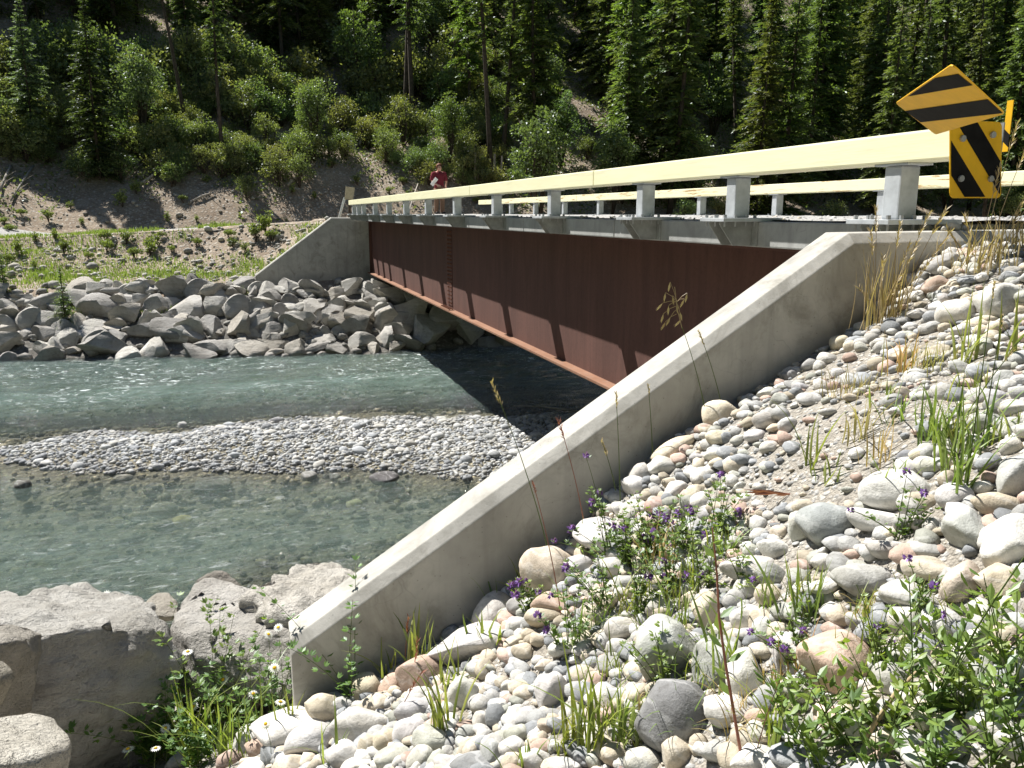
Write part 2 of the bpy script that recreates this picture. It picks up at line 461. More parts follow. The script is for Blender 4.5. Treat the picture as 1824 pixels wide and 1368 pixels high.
def m_simple(name, c, rough=.7, metal=0, spec=.3, ns=8, var=.25, bump=.1, bs=60):
    t = NT(name); p = t.pos(); n1 = t.noise(p, ns, 5, .6); n2 = t.noise(p, bs, 4, .6)
    cc = t.mix(t.ramp(n1, [(.3, 0.0), (.7, 1.0)]), tuple(x * (1 - var) for x in c), tuple(min(1, x * (1 + var)) for x in c))
    M[name] = t.done(t.bsdf(cc, rough, metal, t.bump(n2, bump, .01), spec))
m_simple('galvanised', (.46, .485, .50), .55, .25, .4, 9, .2, .08)
m_simple('galvanised_dull', (.29, .30, .285), .65, .2, .3, 9, .25, .12)
m_simple('bolt_steel', (.34, .35, .35), .5, .4, .4)
m_simple('rust_bolt', (.16, .07, .045), .85, 0, .2)
m_simple('sign_yellow', (.74, .42, .012), .55, 0, .25, 12, .08, .03)
m_simple('sign_black', (.012, .0115, .011), .8, 0, .08, 12, .35, .05)
m_simple('sign_back', (.42, .36, .25), .7, 0, .3, 12, .2, .05)
m_simple('white_paint', (.72, .72, .68), .6, 0, .3, 12, .12, .05)
m_simple('skin', (.62, .36, .27), .6); m_simple('maroon_cloth', (.17, .028, .040), .9, 0, .1, 20, .2, .1)
m_simple('trouser_cloth', (.20, .125, .085), .9, 0, .1, 20, .2, .1); m_simple('hair', (.16, .05, .022), .7)
m_simple('boot', (.03, .025, .022), .7); m_simple('paper', (.85, .85, .84), .7, 0, .2, 10, .04, .02)

def m_paint(name, worn):
    t = NT(name); p = t.pos()
    n1 = t.noise(t.mapping(p, (3, .5, 3)), 2.0, 5, .6)
    c = t.mix(t.ramp(n1, [(.3, 0.0), (.7, 1.0)]), (.80, .77, .50), (.84, .82, .57))
    sm = t.noise(t.mapping(p, (5, .35, 9)), 3.0, 6, .7)
    c = t.mix(t.math('MULTIPLY', t.ramp(sm, [(.56, 0.0), (.72, 1.0)]), .4), c, (.50, .46, .32))
    if worn:
        k = t.noise(t.mapping(p, (6, .55, 10)), 2.2, 7, .72, .4)
        c = t.mix(t.ramp(k, [(.56, 0.0), (.60, 1.0)]), c, (.42, .27, .12))
    b = t.bump(t.noise(t.mapping(p, (30, 1.5, 30)), 3, 4, .6), .12, .008)
    M[name] = t.done(t.bsdf(c, .55, 0, b, .35))
m_paint('rail_paint', False); m_paint('rail_paint_worn', True)

def m_rust(name, c0, c1, c2):
    t = NT(name); p = t.pos()
    n1 = t.noise(t.mapping(p, (1, 1, .25)), 2.2, 6, .65, .4); n2 = t.noise(p, 30, 5, .65)
    k = t.noise(t.mapping(p, (7, 7, .35)), 1.6, 5, .6)
    c = t.mix(t.ramp(n1, [(.35, 0.0), (.66, 1.0)]), c0, c1)
    c = t.mix(t.math('MULTIPLY', t.ramp(k, [(.5, 0.0), (.68, 1.0)]), .45), c, c2)
    c = t.mix(t.math('MULTIPLY', t.ramp(n2, [(.5, 0.0), (.75, 1.0)]), .35), c, tuple(x * .5 for x in c0))
    M[name] = t.done(t.bsdf(c, .85, 0, t.bump(n2, .18, .008), .25))
m_rust('rust_web', (.090, .045, .036), (.125, .062, .049), (.070, .037, .032))
m_rust('rust_flange', (.21, .105, .062), (.26, .14, .088), (.24, .18, .15))

def m_leaf(name, a, b, trans=.35, src='shade', tint=True):
    t = NT(name)
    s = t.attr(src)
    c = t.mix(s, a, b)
    if tint:
        oi = t.n("ShaderNodeObjectInfo"); c = t.mix(1.0, c, oi.outputs['Color'], 'MULTIPLY')
    d = t.n("ShaderNodeBsdfDiffuse"); t.l(c, d.inputs[0])
    tr = t.n("ShaderNodeBsdfTranslucent"); t.l(t.mix(1.0, c, (1.25, 1.35, .55), 'MULTIPLY'), tr.inputs[0])
    m = t.n("ShaderNodeMixShader"); m.inputs[0].default_value = trans; t.l(d.outputs[0], m.inputs[1]); t.l(tr.outputs[0], m.inputs[2])
    g = t.n("ShaderNodeBsdfGlossy"); g.inputs['Roughness'].default_value = .45; g.inputs[0].default_value = (.9, .95, 1, 1)
    m2 = t.n("ShaderNodeMixShader"); m2.inputs[0].default_value = .035; t.l(m.outputs[0], m2.inputs[1]); t.l(g.outputs[0], m2.inputs[2])
    M[name] = t.done(m2.outputs[0])
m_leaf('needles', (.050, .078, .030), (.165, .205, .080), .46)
m_leaf('broad_leaf', (.10, .135, .058), (.225, .262, .13), .42)
m_leaf('grass_blade', (.11, .17, .045), (.28, .35, .11), .42)
m_leaf('dry_grass', (.30, .22, .11), (.50, .40, .23), .30)
m_leaf('herb_leaf', (.085, .145, .042), (.20, .28, .085), .42)
m_leaf('purple_petal', (.15, .06, .27), (.30, .16, .48), .3, tint=False)
m_leaf('white_petal', (.78, .78, .76), (.84, .84, .82), .3, tint=False)
m_leaf('red_grass', (.20, .07, .05), (.34, .15, .11), .3)
m_simple('daisy_eye', (.75, .45, .02), .8); m_simple('bark', (.075, .062, .05), .95, 0, .1, 6, .4, .6, 20)
m_simple('dead_wood', (.34, .31, .27), .95, 0, .1, 5, .35, .4, 25)
m_simple('stem_green', (.10, .14, .04), .8, 0, .2); m_simple('stem_red', (.30, .13, .09), .8, 0, .2); m_simple('stem_dry', (.36, .28, .17), .9, 0, .1)

def m_water():
    t = NT('river_water'); p = t.pos()
    dep = t.attr('depth'); rap_glint = t.attr('rapid_glint')
    flow = t.mapping(p, (.75, 1.25, 1))
    n1 = t.noise(flow, 2.2, 5, .6, .6); n2 = t.noise(flow, 8, 4, .6, .4); n3 = t.noise(flow, 26, 3, .6)
    h = t.math('ADD', t.math('ADD', n1, t.math('MULTIPLY', n2, .8)), t.math('MULTIPLY', n3, .55))
    gp = t.ramp(t.noise(t.mapping(p, (.5, 1.1, 1)), 1.3, 4, .6), [(.46, .15), (.62, 1.0)])
    n4 = t.noise(t.mapping(p, (.8, 1.2, 1)), 21, 3, .65)
    h = t.math('ADD', h, t.math('MULTIPLY', t.math('MULTIPLY', n4, gp), .85))
    b = t.bump(h, 1.0, .17)
    bs = t.bump(t.math('ADD', n1, t.math('MULTIPLY', n2, .8)), .85, .10)
    tr = t.n("ShaderNodeBsdfTransparent"); t.l(t.mix(t.math('MULTIPLY', dep, 1.1, True), (.95, .96, .93), (.70, .82, .76)), tr.inputs[0])
    df = t.n("ShaderNodeBsdfDiffuse"); t.l(t.mix(t.ramp(t.math('ADD', t.math('MULTIPLY', n1, .5), t.math('MULTIPLY', n2, .5)), [(.38, 0.0), (.62, 1.0)]), (.080, .116, .096), (.150, .205, .178)), df.inputs[0]); t.l(bs, df.inputs['Normal'])
    m1 = t.n("ShaderNodeMixShader"); t.l(t.ramp(dep, [(.0, .03), (.24, .15), (.5, .44), (1.0, .78)]), m1.inputs[0]); t.l(tr.outputs[0], m1.inputs[1]); t.l(df.outputs[0], m1.inputs[2])
    gl = t.n("ShaderNodeBsdfGlossy"); gl.inputs['Roughness'].default_value = .07; t.l(b, gl.inputs['Normal'])
    fr = t.n("ShaderNodeFresnel"); fr.inputs[0].default_value = 1.33; t.l(bs, fr.inputs['Normal'])
    m2 = t.n("ShaderNodeMixShader"); t.l(fr.outputs[0], m2.inputs[0]); t.l(m1.outputs[0], m2.inputs[1]); t.l(gl.outputs[0], m2.inputs[2])
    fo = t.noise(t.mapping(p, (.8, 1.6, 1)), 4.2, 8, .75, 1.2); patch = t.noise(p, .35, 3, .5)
    fm = t.math('MULTIPLY', t.math('MULTIPLY', t.ramp(fo, [(.565, 0.0), (.63, 1.0)]), t.ramp(patch, [(.40, 0.0), (.55, 1.0)])), rap_glint)
    foam_glint = t.n("ShaderNodeBsdfDiffuse"); foam_glint.inputs[0].default_value = (.8, .83, .83, 1); t.l(bs, foam_glint.inputs['Normal'])  # white flecks: whitewater in the rapids, painted sun sparkles on calmer water
    m3 = t.n("ShaderNodeMixShader"); t.l(t.math('MULTIPLY', fm, .8), m3.inputs[0]); t.l(m2.outputs[0], m3.inputs[1]); t.l(foam_glint.outputs[0], m3.inputs[2])
    M['water'] = t.done(m3.outputs[0])
m_water()

# ------------------------------------------------------------------ labels that tell look-alikes apart
ORD = ['', 'second ', 'third ', 'fourth ', 'fifth ', 'sixth ', 'seventh ', 'eighth ', 'ninth ', 'tenth ', 'eleventh ', 'twelfth ', 'thirteenth ', 'fourteenth ', 'fifteenth ', 'sixteenth ', 'seventeenth ', 'eighteenth ', 'nineteenth ', 'twentieth ']
def nearest_mark(px, py, marks):
    best = min(marks, key=lambda m: (m[0] - px) ** 2 + (m[1] - py) ** 2 * 1.3)
    dx, dy = px - best[0], py - best[1]
    if abs(dx) > abs(dy): rel = 'right of' if dx > 0 else 'left of'
    else: rel = 'in front of' if dy > 0 else 'behind'
    return rel + ' ' + best[2]
def label_items(items, marks, noun, plural, rank='largest'):
    """items: (obj, px, py, size, adjectives)"""
    by = {}
    for it in items:
        by.setdefault((it[4], nearest_mark(it[1], it[2], marks)), []).append(it)
    for (adj, where), L in by.items():
        L.sort(key=lambda i: -i[3])
        for k, it in enumerate(L):
            if len(L) == 1: it[0]['label'] = f"{adj} {noun} {where}"
            elif k < len(ORD): it[0]['label'] = f"{ORD[k]}{rank} {adj} {noun} of those {where}"
            else: it[0]['label'] = f"small {adj} {noun} among many {where}"

# ------------------------------------------------------------------ SETTING: land and water
def grid_mesh(name, xs, ys, mat, fn=None, attrs=None, smooth=True):
    X, Y = np.meshgrid(xs, ys); Z = (fn or H)(X, Y)
    v = np.stack([X.ravel(), Y.ravel(), Z.ravel()], 1)
    nx, ny = len(xs), len(ys)
    i = (np.arange(ny - 1)[:, None] * nx + np.arange(nx - 1)[None]).ravel()
    f = np.stack([i, i + 1, i + nx + 1, i + nx], 1)
    a = attrs(X.ravel(), Y.ravel(), Z.ravel()) if attrs else None
    return np_mesh(name, v, f, mat, smooth, a)
def spaced(a, b, c, d, fine, coarse):
    return np.unique(np.round(np.concatenate([np.arange(a, b, coarse), np.arange(b, c, fine), np.arange(c, d + .01, coarse)]), 4))

o = link('ground', grid_mesh('ground', spaced(-30, -4, 6.2, 40, .045, .8), np.concatenate([np.arange(-12, -.6, .6), np.arange(-.6, 3.55, .045), [3.58, 3.599, 3.601, 3.64], np.arange(3.7, 9.2, .07)]), M['bank_dirt']))
tag(o, 'stony brown dirt bank sloping down beside the concrete wall', None, None, 'structure')
o = link('riverbed', grid_mesh('riverbed', spaced(-40, -9, 14, 60, .09, 1.2), np.arange(9.16, 25.3, .09), M['bed_gravel'])); tag(o, 'brown gravel bed of the river', kind='structure')
o = link('bank', grid_mesh('bank', spaced(-40, -14, 16, 90, .16, 1.2), np.arange(29.04, 42.1, .16), M['far_dirt'])); tag(o, 'dirt and gravel bank across the river', kind='structure')
def sky_block_hills(X, Y):  # unseen ring of slopes, added to cut sky light on the shaded girder
    d = np.hypot(X - 6, (Y - 15)); a = np.arctan2(X - 6, Y - 15)
    ridge = 78 + 16 * np.sin(a * 3 + 1) + 9 * np.sin(a * 7)
    return -8 + (ridge + 8) * sstep(62, 190, d) + 1.6 * fbm2(X * .15, Y * .15, 81, 3)
m_simple('blocker_forest', (.035, .055, .022), .95, 0, .05, .5, .5, .5, 2)
X_ = np.arange(-240, 251, 6.0); Y_ = np.arange(-230, 261, 6.0)
hm = grid_mesh('sky_block_hills', X_, Y_, M['blocker_forest'], sky_block_hills)
bm = bmesh.new(); bm.from_mesh(hm); bmesh.ops.delete(bm, geom=[v for v in bm.verts if math.hypot(v.co.x - 6, v.co.y - 15) < 66 or (v.co.y > 38 and v.co.x > -56 and v.co.x < 118 and v.co.y < 132)], context='VERTS'); bm.to_mesh(hm); bm.free()
o = link('sky_block_hills', hm); tag(o, 'unseen forested slopes added around the river to cut the sky light', kind='structure')
o = link('shore', grid_mesh('shore', spaced(-40, -14, 16, 90, .16, 1.2), np.arange(25.2, 29.05, .16), M['wet_shore'])); tag(o, 'dark gravel shore under the rock pile', kind='structure')
o = link('hillside', grid_mesh('hillside', np.arange(-50, 111, .9), np.arange(42, 125, .8), M['far_dirt'])); tag(o, 'steep wooded hillside behind the bridge', kind='structure')

def zwater(X, Y):
    rp = sstep(18.3, 20.5, Y) * sstep(28.6, 24.5, Y)
    a = .012 + .05 * rp
    z = fbm2(X * .9, Y * 1.7, 41, 3) * a + fbm2(X * 2.6, Y * 4.2, 45, 2) * a * .35
    return WATER + z
def awater(X, Y, Z):
    return {'depth': np.clip(WATER - H(X, Y), 0, 2), 'rapid_glint': .20 + .80 * sstep(19.5, 21.5, Y + .05 * X) * sstep(28.6, 24.5, Y)}  # base share paints sun sparkles as white flecks; the rest is whitewater
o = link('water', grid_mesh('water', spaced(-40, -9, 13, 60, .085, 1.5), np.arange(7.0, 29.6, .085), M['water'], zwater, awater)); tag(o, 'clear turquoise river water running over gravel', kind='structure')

def road_strip(name, pts, half, mat, dz):
    v = []; n = len(pts)
    for i, (x, y, z) in enumerate(pts):
        a = Vector(pts[max(i - 1, 0)]); b = Vector(pts[min(i + 1, n - 1)]); d = (b - a).normalized(); s = Vector((-d.y, d.x, 0)).normalized()
        for k in (1, .5, 0, -.5, -1):
            q = Vector((x, y, z + dz - .03 * k * k)) + s * half * k; q.z = float(H(q.x, q.y)) + .016 + .01 * (1 - k * k); v.append(q)
    f = [(5 * i + k, 5 * i + k + 1, 5 * i + k + 6, 5 * i + k + 5) for i in range(n - 1) for k in range(4)]
    return np_mesh(name, np.array(v), np.array(f), mat, True)
def resample(P, n):
    P = np.array(P); d = np.concatenate([[0], np.cumsum(np.linalg.norm(np.diff(P, axis=0), axis=1))]); t = np.linspace(0, d[-1], n)
    Q = np.stack([np.interp(t, d, P[:, k]) for k in range(3)], 1)
    for _ in range(6): Q[1:-1] = (Q[:-2] + 2 * Q[1:-1] + Q[2:]) / 4
    return [tuple(q) for q in Q]
o = link('road', road_strip('road', resample([(6.1, 30.4, -.03)] + ROADP[1:], 50), 2.6, M['road_gravel'], .03)); tag(o, 'grey gravel road leaving the far end of the bridge', kind='structure')
o = link('road', road_strip('road', [(6.1, 3.7, -.02), (6.2, 0, -.02), (6.4, -6, -.02), (7, -11.5, -.02)], 1.95, M['road_gravel'], .025)); tag(o, 'pale gravel road coming onto the near end of the bridge', kind='structure')

# ------------------------------------------------------------------ WING WALLS
def wing_wall(name, yf, yb, prof, zbot, ch, label, group):
    """prof: top edge from the low outer end to the bridge; front plane yf faces the viewer"""
    m = MB()
    s = 1 if yb > yf else -1
    n = len(prof)
    # cross-section rows: front-bottom, front-chamfer-bottom, chamfer-top, back-top, back-bottom
    rows = []
    for (x, z) in prof:
        rows.append([(x, yf, zbot), (x, yf, z - ch), (x, yf + s * ch, z), (x, yb, z), (x, yb, zbot)])
    v = [p for r in rows for p in r]
    f = [(5 * i + k, 5 * i + k + 1, 5 * i + k + 6, 5 * i + k + 5) for i in range(n - 1) for k in range(4)]
    f += [(0, 1, 2, 3, 4), tuple(5 * (n - 1) + k for k in (4, 3, 2, 1, 0))]
    m._add(v, f)
    o = m.build(name, M['wall_concrete'], None, recalc=True, bevel=.006)
    return tag(o, label, 'wall', group)
TIE = 1
p_lo = at(519, 1168, y=WALL_F); p_hi = at(1522, 434, y=WALL_F)
CH = .052
wing_wall('wing_wall', WALL_F, WALL_B, [(p_lo[0], p_lo[2] + CH), (p_hi[0], p_hi[2] + CH), (4.6, p_hi[2] + CH + .01)], -3.4, CH,
          'pale concrete wing wall sloping down beside the stony bank in front', 'sloping concrete wing walls of the bridge')
a = at(455, 490, y=29.95); b = at(590, 387, y=29.95)
wing_wall('wing_wall', 29.95, 30.25, [(a[0], a[2]), (b[0], b[2]), (8.5, b[2] - .02)], -2.62, .04,
          'grey concrete wing wall at the far end of the bridge above the rock pile', 'sloping concrete wing walls of the bridge')
m = MB(); m.box((4.0, WALL_B + .02, -3.4), (8.4, 4.15, -.23)); o = m.build('abutment', M['wall_concrete'], bevel=.01); tag(o, 'concrete abutment under the near end of the bridge deck', 'abutment')

# ------------------------------------------------------------------ BRIDGE
LR, XF = 3.49, 3.68                     # near rail outer face, deck edge
XE = 8.42                               # far deck edge
Z_RT, Z_RB = .491, .330
Y0, YE = 3.85, 29.9
bridge = empty('bridge', (6.0, 17, 0), 'single lane steel girder bridge with pale yellow guard rails over the river', 'bridge')
def local(o): o.matrix_parent_inverse = bridge.matrix_world.inverted() if False else Matrix.Translation(-Vector(bridge.location)); return o
# deck panels with recessed joints
ys = [Y0, 5.62, 8.02, 11.02, 14.02, 17.02, 20.02, 23.02, 26.02, YE]
for y0, y1 in zip(ys[:-1], ys[1:]):
    m = MB(); m.box((XF, y0 + .008, -.198), (XE, y1 - .008, -.0085))
    local(m.build('deck_panel', M['deck_concrete'], bridge, bevel=.012))
# gravel lying on the deck
xs = np.arange(XF + .10, XE - .09, .10); yy = np.arange(Y0 - .1, YE, .12)
o = link('gravel_surface', grid_mesh('gravel_surface', xs, yy, M['road_gravel'], lambda X, Y: -.003 + .014 * sstep(XF, XF + .5, X) * sstep(XE, XE - .5, X) + .012 * np.maximum(0, fbm2(X * 2, Y * 2, 71, 3))), bridge); local(o)
# girders
XW, ZFB = 4.03, -2.03
def girder(x0, sgn, detail):
    """x0: outer edge of the bottom flange"""
    gm = MB(); fw = .34; xc = x0 + sgn * fw / 2
    ya, yb_ = 4.25, 29.55
    gm.box((xc - fw / 2, ya, ZFB), (xc + fw / 2, yb_, ZFB + .035))
    fl = gm.build('bottom_flange', M['rust_flange'], None, bevel=.004)
    return fl, xc, ya, yb_
for x0, sgn in ((XW, 1), (8.14, -1)):
    fl, xc, ya, yb_ = girder(x0, sgn, True)
    wm = MB(); wm.box((xc - .012, ya, ZFB + .035), (xc + .012, yb_, -.24))
    g = wm.build('girder', M['rust_web'], bridge); local(g)
    fl.parent = g
    tm = MB(); tm.box((xc - .17, ya, -.24), (xc + .17, yb_, -.203)); tf = tm.build('top_flange', M['rust_web'], g, bevel=.004)
    # splice plates with rows of bolts on the outer face of the web
    ysp = at(803, 480, x=xc)[1]
    for yy_ in (ysp,):
        sm = MB(); sm.box((xc - .024, yy_ - .20, ZFB + .10), (xc - .0125, yy_ + .20, -.30)); sm.build('splice_plate', M['rust_web'], g, bevel=.003)
        sm = MB(); sm.box((xc - .165, yy_ - .42, ZFB + .0355), (xc - .03, yy_ + .42, ZFB + .05)); sm.build('flange_splice_plate', M['rust_flange'], g, bevel=.003)
        bm_ = MB()
        for c_ in (-.15, -.07, .07, .15):
            z = ZFB + .16
            while z < -.33:
                bm_.tube([(xc - .0245, yy_ + c_, z), (xc - .047, yy_ + c_, z)], .019, 6); z += .085
        for c_ in (-.13, -.07):
            for q in range(8):
                bm_.tube([(xc + c_, yy_ - .37 + q * .105, ZFB + .0505), (xc + c_, yy_ - .37 + q * .105, ZFB + .075)], .019, 6)
        o = bm_.build('splice_bolts', M['rust_bolt'], g); o['kind'] = 'stuff'
    for ysx in (8.0, 12.2, 16.2, 29.35):
        stm = MB(); stm.box((xc - .0125 - .10, ysx - .006, ZFB + .036), (xc - .0125, ysx + .006, -.241)) if ysx > 29 else stm.box((xc + .0125, ysx - .006, ZFB + .036), (xc + .11, ysx + .006, -.241))
        stm.build('stiffener', M['rust_web'], g)
# cross bracing under the deck
for yb_ in (8, 12.2, 16.2, 20.5, 25):
    m = MB(); m.tube([(4.2, yb_, -.4), (7.9, yb_, -1.75)], .045, 6); m.tube([(4.2, yb_ + .1, -1.75), (7.9, yb_ + .1, -.4)], .045, 6)
    local(m.build('cross_brace', M['rust_web'], bridge))
# guard rails
def rail(x0, x1, zt, zb_, cuts, mat):
    for (y0, y1) in zip(cuts[:-1], cuts[1:]):
        m = MB(); m.box((x0, y0 + .006, zb_), (x1, y1 - .006, zt)); local(m.build('guard_rail', mat, bridge, bevel=.012))
yj = [at(695, 348, x=LR)[1], at(836, 338, x=LR)[1]]
rail(LR, LR + .19, Z_RT, Z_RB, [3.42, 8.15, yj[1], yj[0], 29.85], M['rail_paint'])
XR = 8.38
rail(XR, XR + .19, .525, .365, [1.0, 7.3, at(1027, 345, x=XR)[1], 22.5, at(852, 360, x=XR)[1]], M['rail_paint_worn'])
# posts: post (part) > bracket, base_plate, cap_plate, bolts (sub-parts)
bolt_me = None
def post(y, side):
    if side == 0: xa, xb, s, zr = LR + .03, LR + .16, 1, Z_RB
    else: xa, xb, s, zr = XR + .16, XR + .03, -1, .365
    X = lambda t: (xa + (t) * s)
    lo, hi = min(X(0), X(.13)), max(X(0), X(.13))
    m = MB(); m.box((lo, y - .065, .0195), (hi, y + .065, zr - .014)); p = m.build('post', M['galvanised'], bridge, bevel=.010); local(p)
    def sub(name, mm, mat, bev=.003):
        return mm.build(name, mat, p, bevel=bev)
    m = MB(); a_, b_ = sorted((X(-.02), X(.155))); m.box((a_, y - .13, zr - .013), (b_, y + .13, zr - .001)); sub('cap_plate', m, M['galvanised'])
    # base plate sticks out past the deck edge on a knee bracket
    xe = XF if side == 0 else XE
    a_, b_ = sorted((X(-.155), xe + s * .20)); m = MB(); m.box((a_, y - .17, -.008), (b_, y + .17, .019)); sub('base_plate', m, M['galvanised'])
    e0 = X(.05); 
    for q in (-.075, .075):
        m = MB(); m.poly_prism([(X(-.13), y + q - .005, -.0085), (xe - s * .012, y + q - .005, -.0085), (xe - s * .012, y + q - .005, -.188), (xe - s * .17, y + q - .005, -.188), (X(-.13), y + q - .005, -.03)], (0, .010, 0))
        sub('bracket', m, M['galvanised_dull'], .002)
    m = MB(); a_, b_ = sorted((xe - s * .012, xe - s * .002)); m.box((a_, y - .15, -.192), (b_, y + .15, -.0085)); sub('back_plate', m, M['galvanised_dull'])
    m = MB()
    for bx, by in ((-.12, -.13), (-.12, .13), (-.03, -.13), (-.03, .13), (-.12, 0), (.075, -.11), (.075, .11), (.15, -.11), (.15, .11)):
        m.tube([(X(bx), y + by, .0195), (X(bx), y + by, .043)], .013, 6); m.tube([(X(bx), y + by, -.045), (X(bx), y + by, .0)], .008, 6)
    o = sub('bolts', m, M['bolt_steel'], 0); o['kind'] = 'stuff'
    return p
near_y = [3.92, 5.58] + [Y0p for Y0p in (7.125 + 2.44 * i for i in range(9))] + [27.9, 29.1]
for y in near_y: post(y, 0)
far_y = [3.95, 5.6] + [7.125 + 2.44 * i for i in range(9)] + [27.9]
for y in far_y: post(y, 1)

# ------------------------------------------------------------------ SIGNS
def plate(name, corners, thick, nrm, stripes, mat_face, parent, rnd=.03, cuts=None):
    """corners: 4 points of the plate in order; local frame from them. Builds a rounded plate with proud stripe sheets"""
    C = [Vector(c) for c in corners]; ex = (C[1] - C[0]); ey = (C[3] - C[0]); W, Hh = ex.length, ey.length
    ex.normalize(); ey.normalize(); n = Vector(nrm).normalized()
    n = ex.cross(ey).normalized() * (1 if ex.cross(ey).dot(n) > 0 else -1)
    O = C[0]
    out = []
    for cx, cy, a0 in ((W - rnd, Hh - rnd, 0), (rnd, Hh - rnd, 90), (rnd, rnd, 180), (W - rnd, rnd, 270)):
        for k in range(5):
            t = R(a0 + k * 22.5); out.append((cx + rnd * math.cos(t), cy + rnd * math.sin(t)))
    P = lambda q, h=0: O + ex * q[0] + ey * q[1] + n * h
    m = MB(); m.poly_prism([P(q, 0) for q in out], -n * thick)
    body = m.build(name, mat_face, parent, recalc=True)
    # stripes clipped to the outline inset a little
    def clip(poly, a, b, c):     # keep a*x+b*y<=c
        r = []
        for i in range(len(poly)):
            p, q = poly[i], poly[(i + 1) % len(poly)]; dp, dq = a * p[0] + b * p[1] - c, a * q[0] + b * q[1] - c
            if dp <= 0: r.append(p)
            if dp * dq < 0: t = dp / (dp - dq); r.append((p[0] + (q[0] - p[0]) * t, p[1] + (q[1] - p[1]) * t))
        return r
    ins = [(W / 2 + (q[0] - W / 2) * (1 - .012 / W), Hh / 2 + (q[1] - Hh / 2) * (1 - .012 / Hh)) for q in out]
    for (a, b, c0, c1) in stripes:
        pl = clip(clip(ins, a, b, c1), -a, -b, -c0)
        if len(pl) > 2:
            sm = MB(); sm._add([P(q, .0012) for q in pl], [tuple(range(len(pl)))]); o = sm.build('stripe', M['sign_black'], body)
    return body, P
ysg = 3.12
marker = empty('hazard_marker', at(1740, 420, y=ysg), 'upright yellow and black striped hazard marker bolted to a post at the rail end', 'sign', 'striped hazard markers at the near end of the bridge')
mp = Vector(marker.location)
c4 = [at(1692, 353, y=ysg), at(1783, 353, y=ysg), at(1786, 214, y=ysg), at(1692, 214, y=ysg)]
W = (Vector(c4[1]) - Vector(c4[0])).length; Hh = (Vector(c4[3]) - Vector(c4[0])).length
c4 = [Vector(c) - mp for c in c4]
k = math.sin(R(52)); a_, b_ = k, math.cos(R(52))
st = [(.78, .625, c, c + .098) for c in (.070, .243)]
body, P = plate('plate', c4, .004, (0, -1, 0), st, M['sign_yellow'], marker, .025)
for bx, by in ((.06, .09), (W - .07, .09), (.07, Hh - .08), (W - .06, Hh - .06)):
    m = MB(); q = P((bx, by)); m.tube([q + Vector((0, -.0015, 0)), q + Vector((0, -.012, 0))], .015, 8); m.build('bolt', M['bolt_steel'], body)
m = MB(); q = P((W + .012, Hh * .5)); m.box((q.x, q.y + .02, q.z - Hh * .30), (q.x + .006, q.y + .10, q.z + Hh * .5)); m.box((q.x - .09, q.y + .012, q.z - Hh * .45), (q.x - .03, q.y + .075, q.z + .48 * Hh)); m.build('post', M['galvanised_dull'], marker)
ysg2 = 3.05
PXC = ((1666, 240), (1790, 203), (1695, 115), (1595, 184))
RAY = [ray(*q) for q in PXC]
t0 = ysg2 / RAY[0][1]
tt = np.linalg.solve(np.stack([-RAY[1], RAY[2], -RAY[3]], 1), -t0 * RAY[0])       # the four corners of one flat parallelogram
c4 = [Vector(CAM + RAY[0] * t0)] + [Vector(CAM + RAY[k] * tt[k - 1]) for k in (1, 2, 3)]
mk2 = empty('hazard_marker', c4[0], 'tilted yellow and black striped hazard marker hanging loose above the upright one', 'sign', 'striped hazard markers at the near end of the bridge')
q0 = c4[0].copy(); c4 = [c - q0 for c in c4]
ex = c4[1].copy(); ey = c4[3].copy(); W2, H2 = ex.length, ey.length
exn, eyn = ex.normalized(), ey.normalized(); nn2 = exn.cross(eyn)
def loc2(px, py):
    d = Vector(ray(px, py)); p = Vector(CAM) + d * ((q0 - Vector(CAM)).dot(nn2) / d.dot(nn2)) - q0
    c = exn.dot(eyn); a, b = p.dot(exn), p.dot(eyn); return (a - c * b) / (1 - c * c), (b - c * a) / (1 - c * c)
body2, P2 = plate('plate', c4, .004, -Vector(ray(1690, 180)), [], M['sign_yellow'], mk2, .03)
def stripe_poly(pts):
    sm = MB(); vs = []
    for (px, py) in pts:
        x_, y_ = loc2(px, py); vs.append(P2((min(max(x_, .008), W2 - .008), min(max(y_, .008), H2 - .008)), .0014))
    sm._add(vs, [tuple(range(len(vs)))]); sm.build('stripe', M['sign_black'], body2)
stripe_poly([(1617, 171), (1664, 136.5), (1707, 131), (1733, 151)])
stripe_poly([(1612, 197.5), (1764, 174.5), (1786, 197), (1786, 201), (1640, 217.5)])
m = MB(); m.tube([P2((W2 * .55, H2 * .25), -.005), P2((W2 * .55, H2 * .25), -.07)], .02, 8); m.build('bolt', M['bolt_steel'], mk2)
# marker turned edge-on behind the upright plate
e0 = at(1791, 352, y=3.2)
mk3 = empty('hazard_marker', e0, 'yellow and black hazard marker seen edge on behind the upright striped plate', 'sign', 'striped hazard markers at the near end of the bridge')
m = MB(); m.box((0, .02, .22), (.004, .055, .46)); o = m.build('plate', M['sign_yellow'], mk3)
for z0 in (.30,):
    m = MB(); m.poly_prism([(-.0005, .02, z0 - .06), (-.0005, .055, z0 - .03), (-.0005, .055, z0 + .03), (-.0005, .02, z0)], (.005, 0, 0)); m.build('stripe', M['sign_black'], o)
